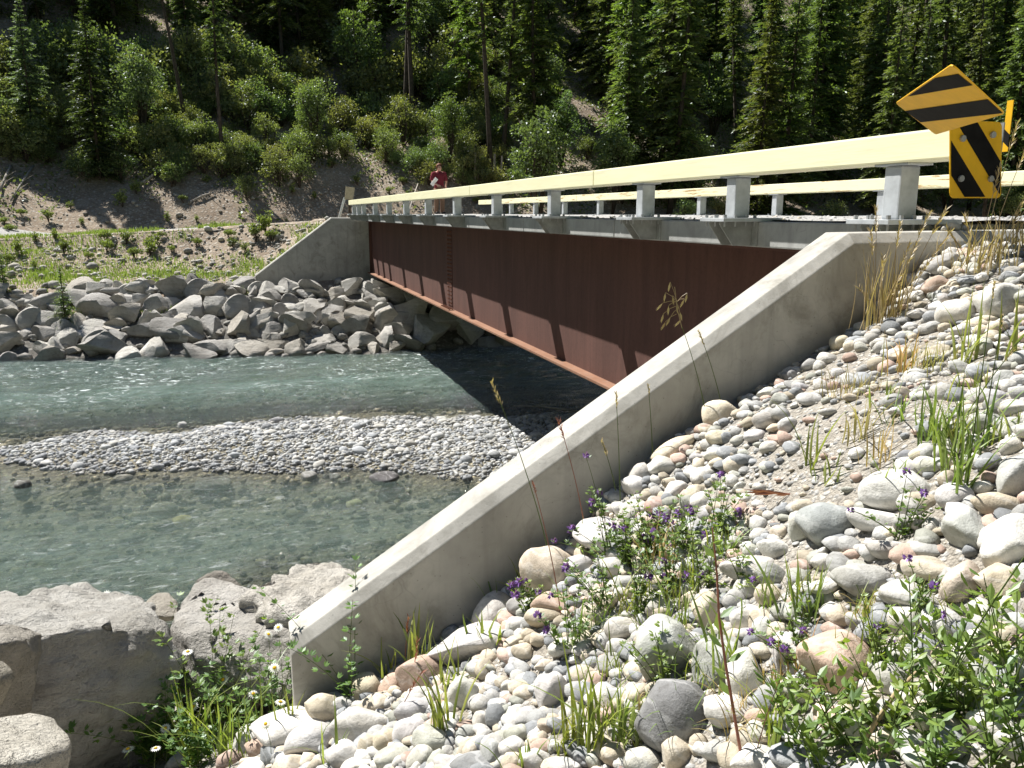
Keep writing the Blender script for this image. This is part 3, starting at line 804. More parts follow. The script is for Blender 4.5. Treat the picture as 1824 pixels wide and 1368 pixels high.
# the marker at the far end seen from behind
f0 = at(612, 384, y=30.6)
fs = empty('sign', f0, 'tan back of a small sign on a leaning white post at the far end', 'sign')
m = MB(); a0 = Vector(at(603, 384, y=30.6)) - Vector(f0); a1 = Vector(at(614, 352, y=30.6)) - Vector(f0); m.tube([a0 + Vector((0, 0, -.15)), a1], .045, 6); m.build('post', M['white_paint'], fs)
cs = [Vector(at(x, y, y=30.55)) - Vector(f0) for x, y in ((614, 355), (629, 357), (632, 334), (616, 332))]
m = MB(); m.poly_prism(cs, (0, .02, 0)); m.build('plate', M['sign_back'], fs, recalc=True)
m = MB(); m.tube([(.2, .05, -.2), (.27, .05, .95)], .05, 6); m.build('post', M['bark'], fs)

# ------------------------------------------------------------------ PERSON on the far end of the deck
def person():
    base = Vector(at(783, 380, y=28.9)); base.z = .02
    P = empty('person', base, 'person in a maroon shirt and brown trousers standing on the far end of the bridge', 'person')
    P.rotation_euler = (0, 0, R(8)); P.scale = (.98, .98, .98)
    J = {}; E = []; VV = []; RR = []
    def j(n, p, r): J[n] = len(VV); VV.append(p); RR.append(r)
    # facing -Y
    j('pelvis', (0, 0, .95), .135); j('waist', (0, 0, 1.08), .125); j('chest', (0, -.01, 1.28), .15); j('upper', (0, .0, 1.40), .125); j('neck', (0, -.01, 1.49), .055)
    j('skull0', (0, -.03, 1.56), .072); j('skull1', (0, -.03, 1.64), .092); j('crown', (0, -.02, 1.70), .07)
    j('nose', (0, -.125, 1.60), .016)
    for a, b in (('pelvis', 'waist'), ('waist', 'chest'), ('chest', 'upper'), ('upper', 'neck'), ('neck', 'skull0'), ('skull0', 'skull1'), ('skull1', 'crown'), ('skull0', 'nose')): E.append((J[a], J[b]))
    for s, nm in ((-1, 'r'), (1, 'l')):
        j('hip' + nm, (s * .09, 0, .90), .095); j('knee' + nm, (s * .11, -.02, .49), .062); j('ank' + nm, (s * .12, .02, .09), .042); j('toe' + nm, (s * .14, -.15, .04), .036)
        E += [(J['pelvis'], J['hip' + nm]), (J['hip' + nm], J['knee' + nm]), (J['knee' + nm], J['ank' + nm]), (J['ank' + nm], J['toe' + nm])]
        j('sho' + nm, (s * .19, 0, 1.41), .062); 
        if s < 0: el, wr = (s * .27, .02, 1.13), (s * .15, -.20, 1.02)
        else: el, wr = (s * .29, .03, 1.14), (s * .23, -.06, .90)
        j('elb' + nm, el, .043); j('wri' + nm, wr, .03)
        d = (Vector(wr) - Vector(el)).normalized(); palm = Vector(wr) + d * .07
        j('palm' + nm, tuple(palm), .034)
        E += [(J['upper'], J['sho' + nm]), (J['sho' + nm], J['elb' + nm]), (J['elb' + nm], J['wri' + nm]), (J['wri' + nm], J['palm' + nm])]
        side = d.cross(Vector((0, 1, 0))).normalized()
        for q, L in ((-.027, .06), (-.009, .072), (.009, .068), (.027, .052)):
            a = palm + d * .02 + side * q; b = a + d * L * .6 + Vector((0, -.008, 0)); c = b + d * L * .4 + Vector((0, -.02, 0))
            i0 = len(VV); VV.extend([tuple(a), tuple(b), tuple(c)]); RR.extend([.010, .009, .008]); E += [(J['palm' + nm], i0), (i0, i0 + 1), (i0 + 1, i0 + 2)]
        a = palm - d * .03 + side * -.035; b = a + d * .04 + side * -.02; i0 = len(VV); VV.extend([tuple(a), tuple(b)]); RR.extend([.012, .009]); E += [(J['palm' + nm], i0), (i0, i0 + 1)]
    me = bpy.data.meshes.new('body'); me.from_pydata(VV, E, []); me.materials.append(M['skin'])
    o = link('body', me, P)
    md = o.modifiers.new('skin', 'SKIN'); md.use_smooth_shade = True
    for i, r in enumerate(RR): me.skin_vertices[0].data[i].radius = (r, r)
    me.skin_vertices[0].data[0].use_root = True
    sd = o.modifiers.new('sub', 'SUBSURF'); sd.levels = 1; sd.render_levels = 1
    def loft(name, rings, mat, n=14):
        m = MB(); v = []
        for (cx, cy, cz, rx, ry) in rings:
            v += [(cx + rx * math.cos(2 * math.pi * k / n), cy + ry * math.sin(2 * math.pi * k / n), cz) for k in range(n)]
        f = [(i * n + k, i * n + (k + 1) % n, (i + 1) * n + (k + 1) % n, (i + 1) * n + k) for i in range(len(rings) - 1) for k in range(n)]
        m._add(v, f); return m
    m = loft('shirt', [(0, 0, .88, .185, .15), (0, 0, 1.0, .18, .145), (0, 0, 1.15, .175, .14), (0, -.01, 1.30, .20, .16), (0, 0, 1.40, .205, .14), (0, 0, 1.465, .13, .10), (0, -.005, 1.49, .07, .07)], None)
    for s in (-1, 1):
        m.tube([(s * .13, 0, 1.41), (s * .205, 0, 1.40), (s * .245, .01, 1.28), (s * .265, .015, 1.17)], [.085, .086, .078, .075], 10, cap=False)
    m.build('shirt', M['maroon_cloth'], P, smooth=True)
    m = MB()
    m.tube([(0, 0, .80), (0, 0, .88), (0, 0, .99)], [.168, .172, .155], 14)
    for s in (-1, 1):
        m.tube([(s * .085, 0, .90), (s * .095, 0, .75), (s * .11, -.02, .48), (s * .12, .01, .12), (s * .12, .01, .07)], [.115, .11, .085, .078, .08], 12)
    m.build('trousers', M['trouser_cloth'], P, smooth=True)
    v, f = ico(3); v = v.copy() * np.array([.105, .112, .115]) + np.array([0, -.018, 1.655])
    keep = [q for q in f if v[q].mean(0)[1] > -.075 or v[q].mean(0)[2] > 1.695]
    keep = [q for q in keep if v[q].mean(0)[2] > 1.585]
    link('hair', np_mesh('hair', v, np.array(keep), M['hair'], True), P)
    for s in (-1, 1):
        m = MB(); m.tube([(s * .12, .055, .05), (s * .125, -.03, .05), (s * .14, -.17, .035)], [.05, .05, .042], 8); m.build('boot', M['boot'], P, smooth=True)
        m = MB(); m.tube([(s * .035, -.117, 1.625), (s * .035, -.123, 1.625)], .012, 6); m.build('eye', M['boot'], P)
    m = MB(); m.tube([(-.03, -.112, 1.563), (0, -.119, 1.560), (.03, -.112, 1.563)], .006, 5); m.build('mouth', M['maroon_cloth'], P)
    # white papers held in the crook of the bent arm
    pp = empty('papers', base + Vector((-.21, -.17, 1.10)), 'white folded papers held under the bent arm of the person', 'papers')
    m = MB(); mm = Matrix.Rotation(R(38), 4, 'Y') @ Matrix.Rotation(R(20), 4, 'Z')
    for k in range(3): m.box((-.07 + .004 * k, -.012 + .009 * k, -.14 - .003 * k), (.07 + .004 * k, -.006 + .009 * k, .15 - .003 * k), mm)
    m.build('sheets', M['paper'], pp)
person()
# ------------------------------------------------------------------ COBBLES on the near bank
TINT = {'W': (.57, .562, .54), 'G': (.40, .405, .405), 'B': (.28, .295, .315), 'T': (.53, .475, .385), 'P': (.50, .38, .325), 'D': (.24, .245, .25), 'E': (.40, .41, .37)}
CNAME = {'W': 'pale whitish', 'G': 'grey', 'B': 'blue-grey', 'T': 'cream tan', 'P': 'pinkish', 'D': 'dark grey', 'E': 'greenish grey'}
cob_me = {}
def cob_mesh(k, sub=3, angular=False):
    key = (k, sub, angular)
    if key not in cob_me:
        if angular: v, f = boulder_v(900 + k, sub, 11, .6, .9, .03); sh = R(38)
        else: v, f = cobble_v(100 + k, sub, .15); sh = None
        v = v - (v.max(0) + v.min(0)) / 2
        v = v / ((v.max(0) - v.min(0)) / 2)
        cob_me[key] = np_mesh('cobble', v, f, M['stone'], True, None, sh)
    return cob_me[key]
NEAR_MARKS = [(560, 1290, 'the low wall end'), (760, 1150, 'the wall grass tufts'), (940, 1050, 'the wall stems'),
              (1130, 960, 'the purple flowers'), (1240, 790, 'the long pale stone'), (1400, 700, 'the upper wall'), (1570, 590, 'the dry grass'),
              (1700, 480, 'the top of the bank'), (1366, 823, 'the white angular block'), (1470, 935, 'the big blue-grey boulder'), (1600, 868, 'the broad white boulder'),
              (1797, 960, 'the bright white boulder'), (1488, 1173, 'the big pink boulder'), (1197, 1262, 'the dark rounded boulder'), (1000, 1330, 'the green grass clump'), (1700, 760, 'the tall grass'), (1350, 1060, 'the arching grass tuft'), (1640, 1100, 'the flat grey boulder'), (860, 1340, 'the flat slate slab'), (1780, 640, 'the bank top boulders')]
cob_items = []
placed = []          # world x, y, radius
def stone_at(px, py, w, h, c, rot=0, k=None, sub=3, ang=False, lift=.30, name='cobble', adj=None, label=None, cat='stone', group='rounded cobbles lying on the near bank', depth=None):
    p, t = hit(px, py + h * .22)
    if p[0] > .05 and p[1] > 3.36: p = np.array([p[0] * 3.36 / p[1], 3.36, 0]); p[2] = H(p[0], p[1])
    sc = t / F_PX * 1.02
    W, Hh = w * sc / 2, h * sc / 2
    D = depth * (W + Hh) / 2 if depth else (W + Hh) / 2 * random.uniform(.85, 1.15)
    me = cob_mesh(random.randrange(26) if k is None else k, sub, ang)
    o = link(name, me)
    view = Vector((p[0], p[1], p[2] - CAM_H)).normalized()
    right = view.cross(Vector((0, 0, 1))).normalized(); up = right.cross(view).normalized()
    # mostly upright in the picture but leaning with the ground
    up = (up + Vector((0, 0, .8))).normalized(); fwd = up.cross(right).normalized(); 
    m3 = Matrix((right, fwd, up)).transposed()
    q = Matrix.Rotation(R(rot), 3, m3 @ Vector((0, -1, 0))) if rot else Matrix.Identity(3)
    flip = Matrix.Diagonal((random.choice((-1, 1)), random.choice((-1, 1)), 1)) if not ang else Matrix.Identity(3)
    m = (q @ m3 @ flip).to_4x4()
    o.matrix_world = Matrix.Translation(Vector(p) + Vector((0, 0, Hh * lift))) @ m @ Matrix.Diagonal((W, D, Hh, 1))
    b = TINT[c]; j = random.uniform(.88, 1.12); o.color = (min(.62, b[0] * j), min(.61, b[1] * j * random.uniform(.97, 1.02)), min(.6, b[2] * j * random.uniform(.94, 1.03)), 1)
    tag(o, None, cat, group)
    shape = 'angular' if ang else 'long' if w > 1.75 * h else 'rounded'
    if label: o['label'] = label
    else: cob_items.append((o, px, py, w * h, f"{adj or CNAME[c]} {shape}"))
    placed.append((p[0], p[1], max(W, D)))
    return o
NAMED = {  # stones with a label of their own
 (974, 1015): 'big rounded cream boulder leaning against the concrete wall', (838, 1146): 'large white domed boulder at the wall behind the grass tufts', (1199, 786): 'long pale cigar shaped stone lying against the wall',
 (1366, 823): 'white angular block lying on the gravel slope', (1470, 932): 'big blue-grey rounded boulder on the slope', (1600, 868): 'broad white boulder half buried in the slope',
 (1799, 962): 'bright white egg shaped boulder at the edge of the picture', (1488, 1173): 'big pink boulder low on the slope among green leaves', (1197, 1262): 'dark grey rounded boulder standing above the leafy plants',
 (1809, 842): 'tall smooth grey boulder below the tall grass', (1780, 535): 'round whitish boulder high on the bank under the dry grass', (847, 1355): 'flat slate blue slab among the cobbles', (1193, 1150): 'large grey boulder behind the green grass blades',
 (1283, 735): 'rounded cream boulder touching the upper wall', (1343, 1012): 'long white boulder with an arching grass tuft beside it', (640, 1290): 'large pale cobble near the low end of the wall', (554, 1319): 'whitish boulder in front of the low end of the wall',
 (753, 1200): 'big pinkish cobble under the grass tufts', (138, 1352): 'bright white rounded boulder at the lower left', (1722, 940): 'grey egg shaped boulder beside the bright white one', (1669, 508): 'pink stone near the top of the bank', (1680, 470): 'grey tilted oval stone at the top of the bank', (1708, 1037): 'upright tan slab shaped stone right of the flat grey boulder'}
S = [(974,1015,100,98,'T'),(878,1081,77,75,'W'),(924,1079,44,33,'G'),(991,1073,90,42,'P'),(972,1096,77,40,'T'),(838,1146,154,78,'W'),(868,1113,42,25,'G'),(920,1113,40,32,'W'),(901,1121,26,36,'P'),(916,1143,42,24,'T',20),
 (1012,1150,73,36,'W'),(972,1185,38,26,'T'),(826,1234,58,73,'W'),(983,1227,62,74,'W'),(935,1209,38,25,'W'),(934,1232,42,27,'T'),(907,1221,30,25,'W'),(884,1277,38,58,'B'),(880,1240,30,30,'G'),(857,1282,32,38,'W'),(832,1303,40,27,'G'),(939,1277,50,42,'G'),(922,1265,30,26,'W'),
 (924,1307,56,42,'E'),(864,1309,32,28,'W'),(843,1319,30,20,'T'),(957,1319,44,33,'T',20),(912,1330,50,40,'W'),(876,1338,40,46,'G'),(911,1357,38,38,'T'),(847,1355,92,34,'B',8),(953,1352,60,42,'W'),
 (753,1200,98,78,'P'),(696,1219,48,44,'P'),(655,1219,56,56,'T'),(609,1229,52,31,'G'),(586,1257,86,56,'T'),(669,1250,70,36,'T'),(640,1290,106,70,'W'),(742,1263,78,48,'G'),(730,1302,62,52,'W'),(765,1317,62,54,'E'),(692,1317,56,44,'T'),(615,1342,66,52,'W'),(657,1327,40,48,'T'),(701,1346,68,42,'E'),(749,1348,52,50,'W'),(554,1319,92,72,'W'),(546,1288,70,36,'B'),(557,1277,42,20,'P'),(634,1364,56,30,'W'),
 (461,1311,82,66,'W',25),(493,1335,64,50,'B',20),(410,1352,48,36,'P'),(455,1364,72,32,'W'),(420,1262,112,60,'T'),(138,1352,142,74,'W'),(800,1358,56,36,'W'),(520,1362,70,40,'T'),
 (1199,786,84,32,'T',35),(1283,735,66,52,'T'),(1143,834,46,42,'W'),(1182,829,52,38,'W'),(1130,863,52,38,'W'),(1283,777,52,30,'T',10),(1277,808,46,26,'W'),(1364,748,48,34,'W'),(1381,761,32,15,'T'),(1389,712,36,30,'G'),(1365,700,34,26,'W'),(1330,720,30,24,'G'),(1345,775,40,24,'W'),(1408,664,34,23,'G'),(1496,610,38,34,'T'),(1515,616,26,24,'T'),(1444,650,36,26,'G'),(1535,583,30,24,'G'),(1425,690,30,20,'G'),(1372,735,28,20,'G'),
 (1680,470,56,38,'G',28),(1669,508,54,38,'P',15),(1738,466,50,36,'W',20),(1700,558,64,60,'W'),(1780,535,86,70,'W'),(1638,558,42,21,'W'),(1665,627,52,26,'T',25),(1627,668,42,26,'W',20),(1609,700,36,28,'T'),(1776,704,42,22,'G'),(1795,688,30,30,'W'),(1753,750,60,40,'G'),(1807,727,52,36,'W'),(1803,760,54,42,'W'),(1772,772,38,24,'W'),(1809,842,62,92,'G',-12),(1617,815,38,35,'B',20),(1650,829,48,38,'W'),(1680,808,38,33,'G'),(1738,787,36,30,'W'),(1688,852,34,34,'T'),(1700,882,64,52,'W'),
 (1600,868,134,74,'W',8),(1554,886,46,36,'B'),(1470,932,104,84,'B'),(1428,935,52,60,'W'),(1561,925,104,46,'W',-8),(1387,947,30,28,'T'),(1634,930,32,30,'W'),(1662,935,38,34,'W'),(1776,895,82,44,'T'),(1722,940,78,82,'G',30),(1799,962,86,116,'W',-25),(1251,892,44,40,'W'),(1354,869,28,20,'W'),
 (1343,1012,120,48,'W'),(1377,1022,62,46,'G'),(1331,1044,50,40,'W'),(1381,975,66,36,'W'),(1536,1031,108,62,'G',8),(1465,1000,42,34,'W'),(1580,977,78,36,'W'),(1653,977,62,30,'G'),(1654,1012,94,48,'T'),(1708,1037,88,52,'T',62),(1623,1062,108,58,'G'),(1611,1102,60,58,'W'),(1684,1108,84,58,'W'),(1761,1108,68,46,'W'),(1496,1096,48,46,'T'),(1531,1108,54,30,'G',-15),(1331,1096,60,46,'W',15),(1308,1066,44,40,'G'),(1262,1081,62,68,'T'),(1488,1173,132,124,'P',-30),(1408,1162,68,64,'W'),(1362,1119,46,48,'G'),(1274,1173,84,104,'G',-15),(1327,1194,68,96,'W'),(1193,1150,122,118,'G'),(1197,1264,126,132,'D'),(1297,1265,88,62,'W'),(1205,1334,58,62,'T'),(1423,1229,72,50,'W'),(1354,1302,48,42,'W'),(1347,1347,92,48,'W'),(1147,1352,72,48,'W'),(1277,1337,62,42,'G'),(1584,1206,64,60,'W'),(1715,1160,112,58,'W',70),(1746,1190,44,62,'G'),(1630,1240,84,42,'W'),(1770,1290,90,60,'W'),(1690,1290,70,46,'T'),(1530,1290,80,46,'W'),(1100,1340,60,44,'T'),(1060,1310,54,40,'W'),(1075,1240,70,54,'W'),(1040,1200,50,36,'T'),(1090,1180,54,40,'G'),(1110,1120,70,50,'W'),(1060,1095,56,40,'T'),(1180,1080,60,40,'W'),(1075,950,110,70,'W'),(1130,910,60,46,'W'),(1205,870,44,32,'W'),(1170,900,46,36,'P'),(1215,940,40,30,'G'),(1240,1010,56,40,'G'),(1780,1030,84,60,'T'),(1800,1080,60,40,'W'),(1030,1010,54,50,'W'),(1090,1010,56,40,'W')]
for q in S:
    px, py, w, h, c = q[:5]; rot = q[5] if len(q) > 5 else random.uniform(-10, 10)
    big = w * h > 4200
    stone_at(px, py, w, h, c, rot, None, 4 if big else 3, ang=((px, py) in ((1366, 823), (1205, 1334), (847, 1355), (420, 1262))) , label=NAMED.get((px, py)))
n_hand = len(S)
# more stones between them, largest as things of their own
def free(x, y, r, over=.75):
    return all((x - a) ** 2 + (y - b) ** 2 > ((r + c) * over) ** 2 for a, b, c in placed)
cand = []
r2 = np.random.default_rng(11)
while len(cand) < 7000:
    px, py = r2.uniform(395, 1900), r2.uniform(440, 1420)
    cand.append((px, py))
def wall_line(px): return np.interp(px, [519, 700, 850, 1000, 1100, 1250, 1400, 1530, 1640, 1740, 1900], [1285, 1190, 1110, 980, 880, 745, 668, 590, 470, 410, 405])
extra = 0
for px, py in cand:
    if extra >= 300 - n_hand - 2: break
    if px < 519 and py < 1300: continue
    if px > 519 and py < wall_line(px) + 8: continue
    dirt = 1380 < px < 1660 and 640 < py < 900
    if dirt and r2.random() < .9: continue
    w = r2.uniform(26, 48) * (1.15 if py > 1000 else .85); h = w * r2.uniform(.55, .85)
    p, t = hit(px, py)
    if not free(p[0], p[1], w * t / F_PX / 2): continue
    stone_at(px, py, w, h, r2.choice(list('WWWWGGTTPBE')), r2.uniform(-30, 30), ang=bool(r2.random() < .28)); extra += 1
label_items(cob_items, NEAR_MARKS, 'stone', 'stones')

# the countless small ones: one mesh of small real stones
def stone_field(name, P, rad, tints, mat, sub=1, seed=0, flat=.6, nvar=10, sink=.25):
    r = np.random.default_rng(seed); vars_ = []
    for k in range(nvar):
        v, f = cobble_v(500 + seed * 20 + k, sub, .2); vars_.append(v)
    n = len(P); f0 = ico(sub)[1]; nv = len(ico(sub)[0])
    V = np.stack(vars_)[r.integers(0, nvar, n)]
    sc = np.stack([r.uniform(.8, 1.3, n), r.uniform(.7, 1.05, n), r.uniform(.45, .8, n)], 1) * rad[:, None]
    V = V * sc[:, None, :]
    a = r.uniform(0, 6.283, n); t1 = r.normal(0, .3, n)
    ca, sa, ct, stt = np.cos(a), np.sin(a), np.cos(t1), np.sin(t1)
    x, y, z = V[..., 0], V[..., 1], V[..., 2]
    y, z = y * ct[:, None] - z * stt[:, None], y * stt[:, None] + z * ct[:, None]
    x, y = x * ca[:, None] - y * sa[:, None], x * sa[:, None] + y * ca[:, None]
    V = np.stack([x, y, z], -1) + P[:, None, :]; V[..., 2] += (rad * sink)[:, None]
    F = (f0[None] + (np.arange(n) * nv)[:, None, None]).reshape(-1, 3)
    T = np.repeat(tints, nv, 0)
    return np_mesh(name, V.reshape(-1, 3), F, mat, True, {'tint': T})
PAL = np.array([TINT[k] for k in 'WWWGGTTPBBE']); 
def tints(n, r, pal=PAL): 
    return np.clip(pal[r.integers(0, len(pal), n)] * r.uniform(.75, 1.2, (n, 1)), 0, .62)
def near_points(n, r, dirt_keep=.5):
    xy = np.stack([r.uniform(-1.6, 5.0, n), r.uniform(-.2, 3.47, n)], 1)
    z = H(xy[:, 0], xy[:, 1]); u = vn2(xy[:, 0] * 1.3, xy[:, 1] * 1.3, 77)
    pr = np.array([proj((a, b, c)) for (a, b), c in zip(xy, z)])
    ok = (pr[:, 0] > -500) & (pr[:, 0] < 2200) & (pr[:, 1] < 1900) & (pr[:, 2] > .5)
    ok &= ~((pr[:, 0] < 380) & (pr[:, 1] < 1330)) & (xy[:, 0] < 4.6)
    dirt = np.exp(-(((pr[:, 0] - 1510) / 180) ** 2 + ((pr[:, 1] - 750) / 170) ** 2))
    ok &= r.random(n) > dirt * dirt_keep
    return np.concatenate([xy, z[:, None]], 1)[ok]
r3 = np.random.default_rng(5)
P = near_points(9500, r3, .93); pl = np.array(placed)
d = np.sqrt(((P[:, None, :2] - pl[None, :, :2]) ** 2).sum(-1)) - pl[None, :, 2] * .8; P = P[d.min(1) > 0]
rad = r3.gamma(5, .0052, len(P)).clip(.013, .05)
P1, rad1 = P, rad
o = link('pebbles', stone_field('pebbles', P, rad, tints(len(P), r3), M['pebble'], 2, 1)); tag(o, 'fist sized stones scattered between the cobbles of the bank', 'pebbles', None, 'stuff')
P = near_points(6000, r3, .97); pr = np.array([proj(q) for q in P]); d = np.sqrt(((P[:, None, :2] - pl[None, :, :2]) ** 2).sum(-1)) - pl[None, :, 2] * .7; P = P[(d.min(1) > 0) & ((pr[:, 1] > 900) | (pr[:, 1] < wall_line(pr[:, 0]) + 130))]; rad = r3.uniform(.022, .05, len(P))
o = link('pebbles', stone_field('pebbles', P, rad, tints(len(P), r3), M['pebble'], 2, 12)); tag(o, 'packed pale stones along the wall and low on the bank', 'pebbles', None, 'stuff')
P = near_points(15000, r3, .15); rad = r3.gamma(2.2, .0042, len(P)).clip(.004, .022)
o = link('gravel', stone_field('gravel', P, rad, tints(len(P), r3), M['pebble'], 1, 2)); tag(o, 'loose gravel lying over the dirt of the bank', 'gravel', None, 'stuff')
# loose stones along the road edge and deck near the camera
n = 2600; P = np.stack([r3.uniform(XF + .05, 8.0, n), r3.uniform(-1.5, 12, n), np.zeros(n)], 1)
keep = r3.random(n) < np.where(P[:, 0] < 4.6, 1, .45); P = P[keep]; P[:, 2] = np.where(P[:, 1] > Y0, .004, .022); rad = r3.gamma(2, .006, len(P)).clip(.004, .03)
o = link('road_stones', stone_field('road_stones', P, rad, tints(len(P), r3, np.array([TINT[k] for k in 'WWGGT'])), M['pebble'], 1, 3)); tag(o, 'loose grey stones along the gravel road edge', 'gravel', None, 'stuff')
for (px, py, w, h, lab) in ((1698, 404, 24, 17, 'white stone sitting on the flat top of the wall'), (1682, 405, 12, 9, 'small grey stone on the wall top beside a white one'), (1722, 405, 14, 10, 'small pale stone on the wall top right of the white one')):
    y = 3.63; p = at(px, py, y=y); p[2] = p_hi[2] + CH + .012; s = (y * 1.35) / F_PX
    o = link('cobble', cob_mesh(random.randrange(20))); o.location = p; o.scale = (w * s / 2, w * s / 2.4, h * s / 2); o.color = (.5, .49, .46, 1); o.location.z += h * s * .2
    tag(o, lab, 'stone', 'stones lying on the wall top')

# ------------------------------------------------------------------ BOULDERS: near left and the far rock pile
bl_me = {}
def bl_mesh(k, sub=3, key='far', **kw):
    if (k, sub, key) not in bl_me:
        v, f = boulder_v(300 + k, sub, **kw); v = v - (v.max(0) + v.min(0)) / 2; v = v / ((v.max(0) - v.min(0)) / 2)
        bl_me[(k, sub, key)] = np_mesh('boulder', v, f, M['rough_rock'], True, None, R(34))
    return bl_me[(k, sub, key)]
def rock_frame(p):
    view = Vector((p[0], p[1], 0)).normalized(); right = view.cross(Vector((0, 0, 1)))
    return Matrix((right, view, Vector((0, 0, 1)))).transposed()
rip_items = []
RIP = [(420,165,90,50),(495,150,70,50),(560,160,80,60),(660,145,110,50),(695,175,70,30),(805,160,150,120),(900,140,70,80),(610,190,100,50),(540,185,130,50),(990,190,110,100),(1075,195,80,70),(1120,150,130,60),(1200,165,90,60),(1250,225,110,100),(1330,170,110,50),(1450,170,120,90),(1345,230,80,80),(1570,190,100,60),(1650,165,70,60),(1700,160,90,60),(1735,210,100,80),
 (370,220,120,90),(460,250,180,110),(590,230,130,70),(650,225,70,70),(720,250,110,110),(870,260,170,120),(920,215,70,60),(1000,250,110,100),(1110,250,130,110),(1455,260,130,90),(1560,245,90,80),(1610,245,80,60),(1690,295,160,90),(570,280,130,60),(620,275,60,50),(690,305,80,70),(1240,315,120,110),(1115,340,150,120),(1390,330,130,120),(1560,300,110,110),(440,350,100,80),(540,330,100,60),(660,365,120,80),(810,360,200,110),(990,350,120,100),(1175,370,70,70),
 (515,415,240,100),(705,450,150,90),(955,450,200,80),(1120,435,80,70),(1150,390,90,35),(1260,425,140,60),(1470,375,90,30),(1500,405,140,45),(1600,360,110,60),(1690,410,130,80),(1790,410,60,60),(1440,440,180,35),(1270,465,90,30),(145,310,120,110),(200,230,200,70),(40,260,100,80),(40,330,90,50),(30,420,110,110),(215,450,110,60),(100,215,90,50),(220,320,90,100),(270,260,120,80),(330,460,80,40),(300,360,110,90),(770,300,90,70),(920,330,80,80),(1300,270,80,70),(1490,300,70,60)]
RIP = [(x / 2.606, 450 + y / 2.606, w / 2.606, h / 2.606) for x, y, w, h in RIP]
RIP += [(720,560,76,66),(765,592,76,64),(805,570,66,56),(842,592,56,44),(692,530,54,42),(726,612,58,36),(870,612,64,20),(905,596,60,40),(940,600,60,40),(745,535,70,50),(688,600,40,36),(790,540,60,46),(850,560,60,50),(975,590,60,40)]
RIP_MARKS = [(120, 560, 'the dark sapling'), (310, 520, 'the biggest block'), (470, 600, 'the waterline'), (560, 520, 'the far wall'), (200, 610, 'the low flat boulder'), (650, 560, 'the girder end'), (760, 590, 'the bridge shade'), (20, 560, 'the pile end'), (400, 540, 'the pile middle')]
r4 = np.random.default_rng(3)
def rip(px, py, w, h, k=None, adj=None):
    p, t = hit(px, py + h * .25, 10); s = t / F_PX
    o = link('boulder', bl_mesh(int(r4.integers(0, 14)) if k is None else k, 3, 'far', planes=9, lo=.30, hi=.72, rough=.05))
    fr = rock_frame(p); W, Hh = w * s * .56, h * s * .60; D = (W + Hh) / 2 * r4.uniform(.9, 1.2)
    rot = Matrix.Rotation(r4.uniform(-.35, .35), 3, 'Y') @ Matrix.Rotation(r4.choice([0, math.pi]), 3, 'Z')
    o.matrix_world = Matrix.Translation(Vector(p) + Vector((0, .10, Hh * .32))) @ (fr @ rot).to_4x4() @ Matrix.Diagonal((W, D, Hh, 1))
    b = np.array(r4.choice([(.46, .455, .44), (.54, .535, .51), (.38, .375, .365), (.49, .47, .43)], axis=0)) * r4.uniform(.85, 1.15); o.color = (*b, 1)
    tag(o, None, 'boulder', 'broken boulders of the rock pile on the far bank')
    tone = 'light grey' if b[0] > .49 else 'dark grey' if b[0] < .385 else 'grey'
    shape = 'flat' if w > 2 * h else 'blocky'
    rip_items.append((o, px, py, w * h, f"{tone} {shape}"))
for q in RIP: rip(*q)
# smaller rocks filling the gaps and the bank beyond
for i in range(120):
    x = r4.uniform(-9, 7); y = r4.uniform(25.1, 29.2) + .21 * max(0, 3.8 - x); z = float(H(x, y)); q = proj((x, y, z))
    if q[0] < -40 or q[0] > 790: continue
    s = r4.uniform(.45, .95) * F_PX / q[2]
    rip(q[0], q[1], s, s * r4.uniform(.55, .9))
n = 700; xy = np.stack([r4.uniform(-14, 20, n), r4.uniform(24.9, 29.4, n)], 1); xy[:, 1] += .21 * np.clip(3.8 - xy[:, 0], 0, 16); P = np.concatenate([xy, H(xy[:, 0], xy[:, 1])[:, None]], 1); rad = r4.uniform(.10, .26, n)
o = link('rubble', stone_field('rubble', P, rad, tints(n, r4, np.array([(.27, .26, .245), (.33, .32, .30), (.22, .215, .20)])), M['pebble'], 1, 9)); tag(o, 'broken rubble wedged between the boulders of the rock pile', 'rubble', None, 'stuff')
label_items(rip_items, RIP_MARKS, 'boulder', 'boulders')

def big_boulder(px, py, w, h, seed, label, color=(.33, .315, .285), y=None, depth=1.0, rotz=0, tilt=0, sub=5, planes=10, lo=.55, hi=.9, rough=.06, smooth_top=None):
    p = at(px, py, y=y); s = np.linalg.norm(p - CAM) / F_PX
    v, f = boulder_v(seed, sub, planes, lo, hi, rough); v = v - (v.max(0) + v.min(0)) / 2; v = v / ((v.max(0) - v.min(0)) / 2)
    o = link('boulder', np_mesh('boulder', v, f, M['rough_rock'], True, None, R(40)))
    fr = rock_frame(p) @ Matrix.Rotation(tilt, 3, 'Y') @ Matrix.Rotation(rotz, 3, 'Z')
    o.matrix_world = Matrix.Translation(Vector(p)) @ fr.to_4x4() @ Matrix.Diagonal((w * s / 2, depth * s * w / 2, h * s / 2, 1))
    o.color = (*color, 1); tag(o, label, 'boulder', 'large quarried boulders on the near riverbank')
    return o
